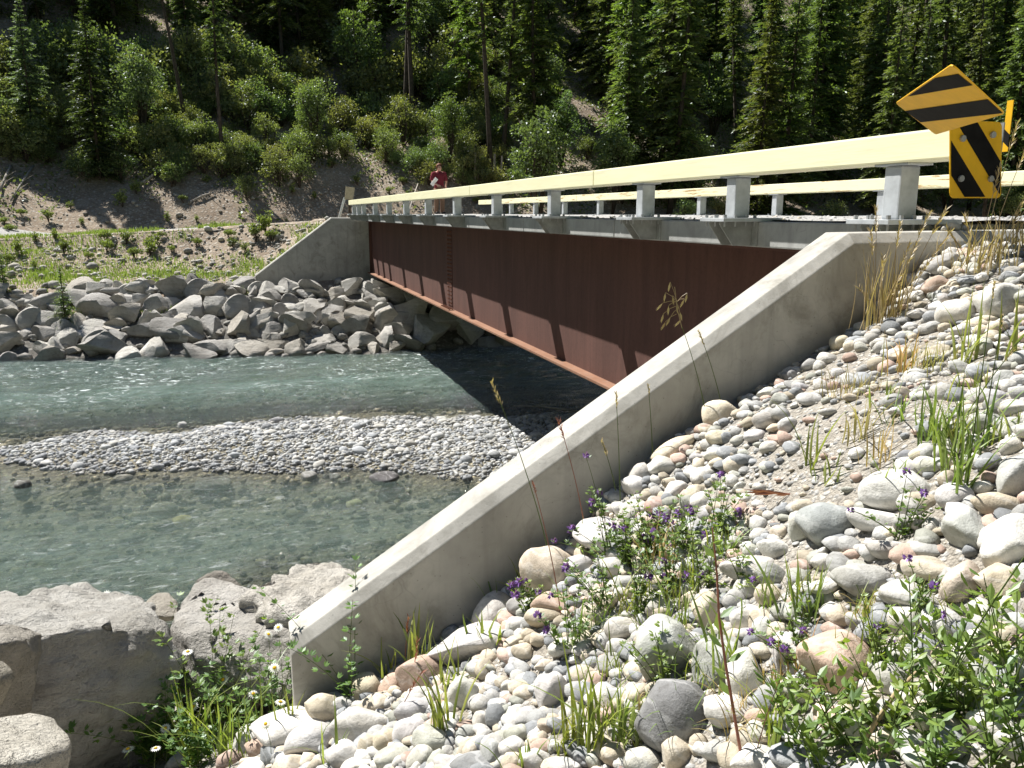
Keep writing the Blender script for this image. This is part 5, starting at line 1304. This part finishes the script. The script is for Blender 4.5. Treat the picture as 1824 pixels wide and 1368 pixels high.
# grass on the bench beyond the rock pile
def blades(name, P, hgt, wid, mat, seed, lean=.35, segs=2):
    r = np.random.default_rng(seed); n = len(P); a = r.uniform(0, 6.283, n); b = r.uniform(0, 6.283, n)
    D = np.stack([np.cos(a), np.sin(a), np.zeros(n)], 1); S = np.stack([np.cos(b), np.sin(b), np.zeros(n)], 1); le = np.abs(r.normal(0, lean, n))[:, None]; h = hgt[:, None]; w = (wid * r.uniform(.7, 1.3, n))[:, None]
    up = np.array([0, 0, 1.0])[None]
    p1 = P + up * h * .55 + D * h * le * .3; p2 = P + up * h + D * h * le
    V = np.stack([P - S * w * .5, P + S * w * .5, p1 + S * w * .4, p1 - S * w * .4, p2], 1).reshape(-1, 3); i = np.arange(n)[:, None] * 5
    return np_mesh(name, V, [np.concatenate([i, i + 1, i + 2, i + 3], 1), np.concatenate([i + 3, i + 2, i + 4], 1)], mat, False, {'shade': np.repeat(np.clip(r.normal(.5, .25, n), 0, 1), 5)})
n = 42000; xy = np.stack([r5.uniform(-12, 3, n), r5.uniform(28.6, 41, n)], 1); z = H(xy[:, 0], xy[:, 1])
pr = np.array([proj((a, b, c)) for (a, b), c in zip(xy, z)]); mid = np.interp(pr[:, 0], [-100, 0, 200, 420, 480], [487, 486, 486, 478, 470]); wd = np.interp(pr[:, 0], [0, 300, 430, 470], [26, 18, 14, 5])
pk = np.exp(-((pr[:, 1] - mid) / wd) ** 2) * 1.3 * (pr[:, 0] < 470); pk = np.maximum(pk, .6 * (vn2(xy[:, 0] * .8, xy[:, 1] * .8, 91) > .08) * (pr[:, 1] > 400)); ok = r5.random(n) < pk
P = np.concatenate([xy, z[:, None] - .02], 1)[ok]
o = link('grass', blades('grass', P, r5.uniform(.10, .30, len(P)) * (.75 + .5 * vn2(P[:, 0], P[:, 1], 3)), np.full(len(P), .03), M['grass_blade'], 4)); tag(o, 'bright green grass on the bench behind the rock pile', 'grass', None, 'stuff')

# ------------------------------------------------------------------ PLANTS on the near bank
UP = Vector((0, 0, 1))
def ground(px, py):
    p = hit(px, py, 1.0)[0]
    if p[0] > .05 and 3.38 < p[1] < 3.9: p = np.array([p[0] * 3.38 / p[1], 3.38, 0]); p[2] = H(p[0], p[1])
    return p
def view_side(p):
    v = Vector((p[0], p[1], 0)).normalized(); return v.cross(UP), v
def blade_mesh(h, w, lean, az, curl, shade):
    m = MB(); d = Vector((math.cos(az), math.sin(az), 0)); s = d.cross(UP); pts, wd = [], []
    n = 6
    for i in range(n + 1):
        t = i / n; pts.append(UP * h * (t - curl * .45 * t * t * t) + d * h * (lean * t + curl * .75 * t * t)); wd.append(w * (1 - t ** 2.2) * (.55 + .9 * t * (1 - t) * 1.8) + .0006)
    # shallow keel so the blade is not flat
    sh = shade; v = []
    for p, q in zip(pts, wd): v += [p - s * q / 2 + d * q * .12, p - d * q * .10, p + s * q / 2 + d * q * .12]
    f = [(3 * i + k, 3 * i + k + 1, 3 * i + k + 4, 3 * i + k + 3) for i in range(n) for k in (0, 1)]
    m._add(v, f, sh); return m
def tuft(px, py, hpx, n, wpx, label, mat='grass_blade', tint=(1, 1, 1), spread=.28, lean=.26, curl=.50, single=True, name='grass_tuft', group='grass tufts on the near bank', foot=.02):
    p = ground(px, py); s = np.linalg.norm(p - CAM) / F_PX; h = hpx * s
    t = empty(name, p, label, 'grass', group); mm = MB(); n = int(n * 1.35)
    for k in range(n):
        hh = h * random.uniform(.5, 1.08); m = blade_mesh(hh, wpx * .72 * s * random.uniform(.7, 1.2), random.gauss(0, lean), random.uniform(0, 6.28), random.uniform(.15, 1.3) * curl, random.random())
        off = Vector((random.gauss(0, foot * 1.2), random.gauss(0, foot), -.02))
        if single:
            o = m.build('blade', M[mat], t, smooth=True); o.location = off; o.color = (*tint, 1)
        else:
            b0 = len(mm.v); 
            mm._add([Vector(q) + off for q in m.v], [tuple(fc) for L in m.f.values() for fc in L], m.c[0])
    if not single:
        o = mm.build('blades', M[mat], t, smooth=True); o['kind'] = 'stuff'; o.color = (*tint, 1)
    return t
for a in ((745,1195,125,11,9,'wide bladed grass tuft against the low part of the wall'),(800,1230,130,10,9,'grass tuft beside the domed white boulder'),(690,1190,95,7,7,'small grass tuft with a reddish seed head by the wall'),(865,1165,110,8,10,'grass tuft in front of the big domed boulder'),(785,1310,155,10,9,'upright grass tuft among small cobbles below the wall'),
          (880,1035,105,5,9,'pale green grass stalks rising against the wall'),(925,1030,90,4,8,'slim green grass stalk near the wall and cream boulder'),(1060,1345,210,16,10,'bright green grass clump at the bottom edge beside the dark boulder'),(1010,1330,140,12,8,'green grass clump left of the bright clump'),(1110,1330,150,12,9,'grass clump leaning on the dark rounded boulder'),(1155,1180,130,12,9,'grass blades in front of the large grey boulder'),(1285,1215,190,10,9,'tall grass right of the large grey boulder'),
          (1432,1105,140,18,9,'arching grass tuft between the long white boulder and the pink one'),(1440,835,150,5,8,'single lime green grass stalk beside the angular block'),(1478,850,75,6,7,'small grass tuft on the bare dirt'),(1655,790,140,12,7,'grass tuft left on the tall grass patch'),(1692,830,180,12,8,'tall grass tuft above the upright tan stone'),(1712,885,190,12,9,'tall lime grass tuft left of the smooth grey boulder'),(1750,800,150,10,8,'grass tuft under the boulders near the road edge'),(1722,650,140,9,7,'grass tuft below the round whitish boulder'),(1580,720,55,7,6,'short grass on the dirt under the dry grass'),(1810,640,120,8,7,'grass tuft at the right edge high on the bank'),
          (90,1285,125,9,8,'grass tuft in the shade of the largest boulder'),(60,1300,90,6,6,'thin grass left of the shaded grass tuft'),(345,1362,150,14,8,'grass tuft among the daisies at the bottom edge'),(395,1350,120,10,7,'grass tuft between daisies and cobbles'),(520,1300,110,6,6,'thin grass beside the low end of the wall'),(1370,1330,160,12,8,'grass at the bottom edge left of the leafy plants'),(590,1368,120,5,7,'grass stalk at the bottom edge among cobbles'),(940,1368,90,6,7,'short grass at the bottom edge')):
    g = random.uniform(.9, 1.15); tuft(*a, tint=(g * random.uniform(.95, 1.25), g, g * .9))
# thin wispy grass through the lower cobbles
wisp = []
for k in range(46):
    if k < 26: px, py = random.uniform(1010, 1340), random.uniform(960, 1350)
    elif k < 38: px, py = random.uniform(1360, 1700), random.uniform(1040, 1230)
    else: px, py = random.uniform(1380, 1800), random.uniform(640, 900)
    t = tuft(px, py, random.uniform(60, 135), random.randint(8, 18), 4.2, None, 'grass_blade' if random.random() < .75 else 'dry_grass', (random.uniform(.9, 1.3), 1, .8), lean=.34, curl=.7, single=False, group='wispy grass through the lower cobbles', foot=.025)
    wisp.append((t, px, py, random.random(), 'thin wispy'))
label_items(wisp, NEAR_MARKS, 'grass', 'grasses', 'densest')
# dry tall grass with seed heads
def stalk(px, py, tx, ty, label, cat='grass stalk', head=34, mat='dry_grass', droop=.0, group='dry grass stalks on the bank', hw=5, stem='stem_dry', parent=None, y=None):
    p = Vector(ground(px, py)); px, py = proj(p)[:2]; s = (p - Vector(CAM)).length / F_PX
    rt, vw = view_side(p); top = rt * (tx - px) * s + UP * (py - ty) * s * 1.02 + vw * random.gauss(0, .03)
    if parent is None: t = empty('grass_stalk', p, label, cat, group); off = Vector()
    else: t = parent; off = p - Vector(parent.location)
    m = MB(); pts = []
    for i in range(9):
        q = i / 8; pts.append(off + top * q + rt * (tx - px) * s * .35 * (q * q - q) - UP * droop * s * max(0, q - .8) * 5 * (q - .8) * 5); 
    m.tube(pts, [.0014 + .0012 * (1 - i / 8) for i in range(9)], 4); m.build('stem', M[stem], t)
    if head:
        m = MB(); d0 = (pts[-1] - pts[-2]).normalized(); L = head * s
        for k in range(26):
            q = k / 26; c = pts[-1] - d0 * L * (1 - q) ; a = random.uniform(0, 6.28); o_ = (rt * math.cos(a) + vw * math.sin(a)); dd = (d0 * .8 + o_ * random.uniform(.15, .55)).normalized()
            m.leaf(c, dd, dd.cross(o_).normalized(), L * random.uniform(.18, .34), hw * s * .45, random.random())
        m.build('seed_head', M[mat], t)
    return t
dg = tuft(1572, 580, 150, 46, 3.2, 'dry straw coloured grass clump growing at the bend of the wall', 'dry_grass', (1, 1, 1), lean=.16, curl=.25, single=False, name='dry_grass_clump', group='dry grass clumps on the bank', foot=.05)
for (px, py, tx, ty) in ((1560,575,1540,430),(1556,575,1545,395),(1565,580,1562,470),(1572,578,1600,452),(1578,578,1612,448),(1580,580,1625,405),(1568,580,1590,500),(1575,580,1585,420),(1590,575,1650,400),(1585,580,1638,470),(1562,580,1530,520),(1600,570,1660,432)): stalk(px, py, tx, ty, None, parent=dg, head=42)
dg2 = tuft(1762, 478, 90, 60, 3.0, 'tangled dry grass clump on the top of the bank under the signs', 'dry_grass', (.95, .95, .9), lean=.3, curl=.4, single=False, name='dry_grass_clump', group='dry grass clumps on the bank', foot=.09)
for (px, py, tx, ty) in ((1745,478,1772,270),(1752,480,1790,300),(1760,480,1812,340),(1770,480,1822,352),(1778,478,1800,380),(1740,478,1755,330),(1765,480,1830,372),(1735,478,1715,400),(1728,480,1690,420),(1785,470,1838,345)): stalk(px, py, tx, ty, None, parent=dg2, head=40)
dg3 = tuft(1812, 450, 80, 40, 3.0, 'dry grass clump at the right edge of the bank top', 'dry_grass', (.95, .95, .9), lean=.3, curl=.4, single=False, name='dry_grass_clump', group='dry grass clumps on the bank', foot=.08)
tuft(1530, 700, 60, 40, 2.5, 'small dry grass clump on the bare dirt', 'dry_grass', (.9, .95, .8), lean=.35, curl=.3, single=False, name='dry_grass_clump', group='dry grass clumps on the bank', foot=.05)
tuft(1660, 660, 70, 34, 2.5, 'yellowing grass clump under the pinkish stones', 'dry_grass', (.85, 1.0, .6), lean=.3, curl=.3, single=False, name='dry_grass_clump', group='dry grass clumps on the bank', foot=.05)
# brome stalk with an open drooping head against the dark girder
bs = stalk(1262, 730, 1210, 590, 'brown seeding grass stalk rising above the wall against the dark girder', head=0, stem='stem_green')
pb = Vector(bs.location); BX, BY = proj(pb)[:2]; s = (pb - Vector(CAM)).length / F_PX; rt, vw = view_side(pb)
m = MB(); tip = rt * (1195 - BX) * s + UP * (BY - 520) * s; m.tube([rt * (1210 - BX) * s + UP * (BY - 590) * s, rt * (1200 - BX) * s + UP * (BY - 555) * s, tip], .0017, 4)
for (x, y) in ((1187,512),(1180,530),(1192,535),(1176,548),(1186,552),(1200,548),(1216,530),(1212,540),(1178,566),(1190,572),(1182,580),(1205,562),(1208,575)):
    c = rt * (x - BX) * s + UP * (BY - y) * s; b = rt * (1200 - BX) * s + UP * (BY - max(y - 14, 545)) * s
    m.tube([b, (b + c) / 2 + UP * .006, c], .0011, 3); dd = (rt * random.uniform(-.7, .3) - UP * .8).normalized(); m.leaf(c, dd, vw.cross(dd), 17 * s, 4.0 * s, random.random()); m.leaf(c, dd, vw, 17 * s, 2.6 * s, random.random())
m.build('seed_head', M['dry_grass'], bs)
for (px, py, tx, ty, lab, hd, mt) in ((985,1020,880,690,'tall grass stalk with a greenish seed head in front of the gravel bar',44,'dry_grass'),(1045,960,992,752,'stalk with a pinkish seed head crossing the wall top',40,'red_grass'),(1290,735,1240,600,'thin grass stalk beside the brown seeding one',26,'dry_grass'),(1105,905,1092,705,'thin dry stalk crossing the wall below the girder',28,'dry_grass'),(1100,880,1070,790,'bent dry stalk at the wall left of the long pale stone',30,'dry_grass'),(1165,770,1150,690,'short dry stalk on the wall side near the cigar shaped stone',20,'dry_grass'),(720,1185,730,1105,'reddish seed head above the wall grass tufts',40,'red_grass'),(735,1230,745,1140,'rusty seed head beside the domed boulder',36,'red_grass'),(700,1300,750,1200,'reddish grass head low among the cobbles',44,'red_grass'),
      (1720,880,1725,560,'tall thin green stalk right of the broad white boulder',26,'dry_grass'),(1745,820,1752,600,'tall thin stalk below the dry grass at the right',24,'dry_grass'),(1690,800,1760,640,'leaning stalk over the tall grass patch',24,'dry_grass'),(1000,1100,950,860,'long thin stalk leaning over the wall top',20,'red_grass')):
    if px < 800 and py < 1100: stalk(px, py + 90, tx, ty, lab, head=hd, mat=mt, stem='stem_green')
    else: stalk(px, py, tx, ty, lab, head=hd, mat=mt, stem='stem_green' if mt != 'red_grass' else 'stem_red')
# dead reddish stalk lying on the dirt
p = ground(1400, 885); s = np.linalg.norm(p - CAM) / F_PX; e = empty('grass_stalk', p, 'reddish dead grass head lying on the bare dirt', 'grass stalk', 'dry grass stalks on the bank'); rt, vw = view_side(p); m = MB()
for k in range(9): a = rt * (-.6 + .9 * k / 9) * 45 * s + UP * .012; m.leaf(a, (rt * -1 + UP * random.uniform(-.2, .35) - vw * random.uniform(0, .5)).normalized(), UP, 55 * s * random.uniform(.5, 1), 5 * s, random.random())
m.build('seed_head', M['red_grass'], e)
m = MB(); m.tube([rt * 40 * s + UP * .01, -rt * 25 * s + UP * .015], .002, 4); m.build('stem', M['stem_red'], e)

def flower_head(rad, mat, n=26):
    m = MB()
    for k in range(n):
        a = random.uniform(0, 6.28); z = random.uniform(-.7, 1); d = Vector((math.cos(a) * math.sqrt(1 - z * z * .8), math.sin(a) * math.sqrt(1 - z * z * .8), z)).normalized(); m.leaf(d * rad * .2, d, d.orthogonal().normalized(), rad * random.uniform(.8, 1.15), rad * .55, random.random(), .1)
    return m.mesh('flower_head', M[mat])
FH = [flower_head(1.0, 'purple_petal') for _ in range(4)]
def herb(px, py, hpx, stems, label, lpx=9, flowers=(), tint=(1, 1, 1), spread=.4, nleaf=22, name='flowering_plant', cat='plant', group='purple flowering plants on the near bank', red=False, each=False):
    """flowers: picture points of flower heads; a stem leads to each, the rest are leafy stems"""
    p = Vector(ground(px, py)); px, py = proj(p)[:2]; s = (p - Vector(CAM)).length / F_PX; t = empty(name, p, label, cat, group); rt, vw = view_side(p)
    ends = [(rt * (fx - px) * s + UP * (py - fy) * s * 1.02 + vw * random.gauss(0, .03), True) for fx, fy in flowers]
    for k in range(stems): ends.append((rt * random.gauss(0, spread) * hpx * s + UP * hpx * s * random.uniform(.55, 1.05) + vw * random.gauss(0, spread * .7) * hpx * s, False))
    sm = MB(); lm = MB(); lw = []
    for e, fl in ends:
        b = Vector((random.gauss(0, .012), random.gauss(0, .012), -.01)); c = (b + e) / 2 + Vector((e.x * -.12, e.y * -.12, e.length * .07)); pts = [b.lerp(c, q).lerp(c.lerp(e, q), q) for q in [i / 6 for i in range(7)]]
        sm.tube(pts, [.0022 - .0002 * i for i in range(7)], 4, shade=.5)
        for k in range(nleaf):
            q = random.uniform(.12, 1) if fl else random.uniform(.1, 1.02); q = min(q, .999); i = int(q * 6); c0 = pts[i].lerp(pts[i + 1], q * 6 - i)
            a = random.uniform(0, 6.28); d = Vector((math.cos(a), math.sin(a), random.uniform(-.1, .9))).normalized(); L = lpx * s * random.uniform(.7, 1.4)
            for j in ((0,) if each else (-1, 0, 1)):
                d2 = (d + d.cross(UP).normalized() * .75 * j).normalized(); sd = d2.cross(UP).normalized() + UP * random.gauss(0, .3)
                c1 = c0 + d * L * .5
                if each: lw.append((c1, d2, sd.normalized(), L * 1.5, random.random()))
                else: lm.leaf(c1, d2, sd.normalized(), L, L * .48, random.random())
        if fl:
            o = link('flower_head', FH[random.randrange(4)], t); o.location = e; o.scale = [6.3 * s * random.uniform(.8, 1.25)] * 3; o.scale[2] *= 1.25
    sm.build('stems', M['stem_red' if red else 'stem_green'], t)
    if not nleaf: return t
    if each:
        for c1, d2, sd, L, sh in lw:
            m = MB(); n_ = d2.cross(sd).normalized(); W = L * .46
            v = [Vector(), d2 * L * .3 + sd * W * .42 - n_ * L * .03, d2 * L * .62 + sd * W * .46 - n_ * L * .08, d2 * L - n_ * L * .2, d2 * L * .62 - sd * W * .46 - n_ * L * .08, d2 * L * .3 - sd * W * .42 - n_ * L * .03, d2 * L * .5 + n_ * -.02 * L - n_ * L * .09]
            m._add(v, [(0, 1, 6), (1, 2, 6), (2, 3, 6), (3, 4, 6), (4, 5, 6), (5, 0, 6)], sh); o = m.build('leaf', M['herb_leaf'], t); o.location = c1; o.color = (*tint, 1)
    else:
        o = lm.build('leaves', M['herb_leaf'], t); o['kind'] = 'stuff'; o.color = (*tint, 1)
    return t
HB = [(1085,1000,150,5,'purple flowering plant nearest the wall above the pinkish boulder',[(1041,816),(1052,901),(1020,938),(1066,880),(988,973)]),
 (1120,1010,110,7,'purple flowering plant left in the dense purple patch',[(1095,955),(1105,945),(1090,930),(1112,935),(1118,968)]),
 (1160,1000,110,8,'purple flowering plant with most blossoms in the middle of the patch',[(1144,955),(1150,960),(1163,943),(1158,925),(1170,918),(1182,915),(1175,930),(1190,935),(1193,956),(1166,950)]),
 (1215,990,100,7,'purple flowering plant right in the purple patch',[(1205,920),(1222,913),(1212,940),(1228,912),(1250,940),(1240,1010)]),
 (1275,960,100,6,'purple flowering plant at the dirt right of the patch',[(1277,848),(1308,914),(1322,930),(1310,915)]),
 (1195,1060,130,9,'leafy plant with few purple heads below the patch',[(1183,1026),(1220,1014),(1234,1016),(1228,1040),(1182,1000)]),
 (1250,1050,140,7,'yellowing leafy plant beside the purple patch',[(1247,1010)]),
 (1130,1110,140,9,'feathery green plant below the purple patch',[(1150,1020)]),
 (1080,1090,120,8,'leafy green plant left below the purple patch',[(1010,1010),(985,1062),(960,1075)]),
 (945,1090,60,3,'small purple flowering plant at the wall beside the domed boulder',[(912,1042),(925,1040),(935,1045),(965,1050),(918,1050)]),
 (1015,1170,120,6,'leafy plant between the domed boulder and the green patch',[(975,1122),(960,1105),(1085,1128)]),
 (1180,1230,120,8,'green plant in front of the large grey boulder',[]),
 (1420,1190,110,5,'purple flowering plant left of the pink boulder',[(1400,1135),(1378,1145),(1424,1124),(1345,1140),(1515,1150)]),
 (1560,1190,120,5,'purple flowering plant right of the pink boulder',[(1556,1118),(1605,1129),(1640,1075),(1628,1047),(1580,1150)]),
 (1605,960,80,3,'small purple flowering plant before the broad white boulder',[(1604,855),(1630,872),(1530,912)]),
 (1640,1110,90,4,'small plant with purple heads on the flat grey boulder',[(1613,995),(1750,1090),(1800,1092)]),
 (1325,1050,70,4,'small purple flowering plant at the long white boulder',[(1325,1018),(1338,1015),(1230,1040)])]
for px, py, h, n, lab, fl in HB: herb(px, py, h, n, lab, 8, fl, random.choice([(1, 1, .9), (1.15, 1.1, .9), (1.25, 1.15, .8)]), .30, 16)
# leafy plants close to the camera at the lower right
LV = [(1420,1345,150,5,'leafy plant at the bottom edge right of the dark boulder'),(1500,1330,140,6,'leafy plant below the big pink boulder'),(1580,1310,150,6,'bushy leafy plant right below the pink boulder'),(1650,1300,150,6,'leafy plant in the middle of the lower right corner'),(1720,1290,160,6,'leafy plant near the right edge'),(1790,1270,190,6,'dense leafy plant at the right edge'),(1460,1385,130,5,'low leafy plant at the bottom edge'),(1560,1390,140,6,'leafy plant cut by the bottom edge'),(1660,1385,150,6,'leafy plant at the bottom edge of the corner'),(1760,1375,170,6,'leafy plant in the lower right corner'),(1820,1360,180,5,'leafy plant cut by the lower right corner'),(1690,1210,110,4,'leafy plant beside the upright whitish stone'),(1770,1190,140,4,'leafy plant left of the right edge above the dense one'),(1380,1280,110,4,'leafy plant left of the pink boulder foot')]
for px, py, h, n, lab in LV: herb(px, py, h, n + 1, lab, 13, (), random.choice([(1.15, 1.12, .8), (1.4, 1.25, .75), (1.0, 1.05, .8)]), .34, 13, 'leafy_plant', 'plant', 'leafy plants close at the lower right', each=True)
herb(1325, 1372, 250, 1, 'reddish stem with oval leaves rising left of the pink boulder', 22, [], (1.1, 1.1, .6), .1, 0, 'leafy_plant', 'plant', 'leafy plants close at the lower right', True)
p = Vector(ground(1325, 1372)); s = (p - Vector(CAM)).length / F_PX; e = [x for x in bpy.data.objects if x.get('label', '').startswith('reddish stem with oval')][0]; rt, vw = view_side(p); m = MB()
pth = [rt * (x - 1325) * s + UP * (1372 - y) * s * 1.03 for x, y in ((1325,1372),(1305,1280),(1288,1200),(1275,1130),(1268,1060),(1258,990))]; m.tube(pth, [.0042, .0038, .0034, .003, .0025, .0015], 6); m.build('stem', M['stem_red'], e)
for q in range(14):
    c = pth[min(4, 1 + q // 3)].lerp(pth[min(5, 2 + q // 3)], (q % 3) / 3); a = random.uniform(0, 6.28); d = Vector((math.cos(a), math.sin(a), .5)).normalized(); m = MB(); m.leaf(Vector(), d, d.cross(UP).normalized(), 34 * s * random.uniform(.7, 1.2), 17 * s, random.random()); o = m.build('leaf', M['herb_leaf'], e); o.location = c; o.color = (1.5, 1.3, .5, 1) if q % 5 == 0 else (1, 1, .8, 1)
for (px, py, tx, ty, lab) in ((1640,1310,1770,930,'long green stem leaning right over the cobbles to the bright white boulder'),(1625,1290,1600,1060,'thin green stem rising over the flat grey boulder')):
    t = stalk(px, py, tx, ty, lab, head=0, stem='stem_green', group='long stems at the lower right'); p = Vector(ground(px, py)); s = (p - Vector(CAM)).length / F_PX; rt, vw = view_side(p); m = MB()
    for k in range(26):
        q = random.uniform(.2, 1); c = (rt * (tx - px) * s + UP * (py - ty) * s) * q; a = random.uniform(0, 6.28); d = Vector((math.cos(a), math.sin(a), .6)).normalized(); m.leaf(c, d, d.cross(UP).normalized(), 26 * s * random.uniform(.6, 1.1), 10 * s, random.random())
    o = m.build('leaves', M['herb_leaf'], t); o['kind'] = 'stuff'; o.color = (1, 1, .8, 1)
# dead stem lying among the leaves
m = MB(); a = Vector(ground(1540, 1340)) + Vector((0, 0, .04)); b = Vector(ground(1640, 1240)) + Vector((0, 0, .08)); m.tube([a, (a + b) / 2 + Vector((0, 0, .02)), b], [.006, .005, .003], 6); o = m.build('twig', M['stem_dry'], smooth=True); tag(o, 'pale dead twig lying among the leafy plants', 'twig')
# ground plants and daisies at the lower left
for (px, py, h, n, lab) in ((230,1310,150,9,'green leafy plant in the shade of the largest boulder'),(300,1300,160,10,'bushy green plant among the daisies'),(160,1330,110,7,'leafy plant left of the daisies'),(360,1310,150,9,'green plant below the rough boulder'),(270,1365,110,8,'low green plant among the bottom daisies'),(420,1300,120,7,'thin leafy plant left of the wall end'),(490,1300,150,6,'leafy plant touching the wall end'),(350,1368,90,7,'low green plant at the bottom edge by the cobbles'),(625,1045,60,5,'small green plant behind the wall on the white boulder'),(130,1240,120,3,'sparse leafy stem in front of the shaded boulder face'),(210,1368,100,8,'low leafy plant at the lower left bottom edge')):
    y_ = None
    herb(px, py if lab.find('behind the wall') < 0 else 1235, h if lab.find('behind the wall') < 0 else 200, n, lab, 9, (), (.85, 1.0, .8), .38, 20, 'leafy_plant', 'plant', 'leafy plants among the daisies')
for (px, py, h, n, lab) in ((110,1335,190,8,'leafy green plant before the largest boulder near the left edge'),(255,1325,210,9,'tallest leafy plant before the shaded boulder face'),(320,1330,190,9,'leafy plant under the gap between the two large boulders'),(390,1320,200,8,'leafy plant before the rough boulder'),(450,1330,170,7,'leafy plant between the rough boulder and the cobbles'),(190,1345,170,8,'leafy plant right of the cream corner boulder'),(300,1355,150,9,'leafy plant low in the daisies')): herb(px, py, h, n, lab, 9, (), random.choice([(.95, 1, .75), (1.15, 1.1, .8), (.8, .95, .8)]), .34, 22, 'leafy_plant', 'plant', 'leafy plants among the daisies')
for a in ((150,1350,190,18,5,'wispy grass right of the cream corner boulder'),(280,1350,200,20,5,'tall wispy grass among the daisies'),(360,1350,200,20,5,'wispy grass before the rough boulder'),(440,1345,170,16,5,'wispy grass left of the pale tilted cobble')): tuft(*a, tint=(1.05, 1, .8), lean=.32, curl=.6, single=False, foot=.05)
DZ = [(165,1101),(192,1118),(237,1124),(208,1088),(222,1167),(359,1165),(368,1143),(410,1209),(327,1250),(357,1256),(191,1276),(285,1263),(456,1240),(501,1257),(506,1127),(490,1143),(479,1292),(498,1195),(248,1290),(280,1345),(300,1305),(233,1345)]
daisy_me = None
for i, (fx, fy) in enumerate(DZ):
    bx, by = fx + random.uniform(-20, 40), max(fy + 70, min(1345, 1290 + random.uniform(-20, 50)))
    p = Vector(ground(bx, by)); s = (p - Vector(CAM)).length / F_PX; rt, vw = view_side(p)
    t = empty('daisy', p, None, 'flower', 'white daisies at the lower left'); top = rt * (fx - bx) * s + UP * (by - fy) * s * 1.03; m = MB(); m.tube([Vector((0, 0, -.02)), top * .5 + rt * .01, top], [.0016, .0013, .001], 4); m.build('stem', M['stem_green'], t)
    n = (UP * .75 + Vector((SUN_DIR.x, SUN_DIR.y, 0)) * .3 - vw * random.uniform(.1, .8) + rt * random.gauss(0, .3)).normalized(); ta = n.orthogonal().normalized(); tb = n.cross(ta); rad = 8.0 * s * random.uniform(.85, 1.15)
    m = MB()
    for k in range(15):
        a = 6.283 * k / 15; d = (ta * math.cos(a) + tb * math.sin(a) - n * .12).normalized(); m.leaf(d * rad * .3, d, n.cross(d), rad * .8, rad * .33, .5, .05)
    o = m.build('petals', M['white_petal'], t); o.location = top
    v, f = ico(2); o = link('flower_centre', np_mesh('flower_centre', v * np.array([1, 1, .5]) * rad * .33, f, M['daisy_eye'], True), t); o.location = top + n * rad * .05; o.rotation_euler = n.to_track_quat('Z', 'Y').to_euler()
    DZ[i] = (t, fx, fy, s, 'white')
label_items(DZ, [(200, 1110, 'the top of the largest boulder'), (300, 1160, 'the gap between the boulders'), (330, 1250, 'the tan block in the grass'), (480, 1130, 'the wall end top'), (470, 1260, 'the wall end foot'), (250, 1310, 'the leafy plants'), (215, 1180, 'the shaded boulder face')], 'daisy', 'daisies')
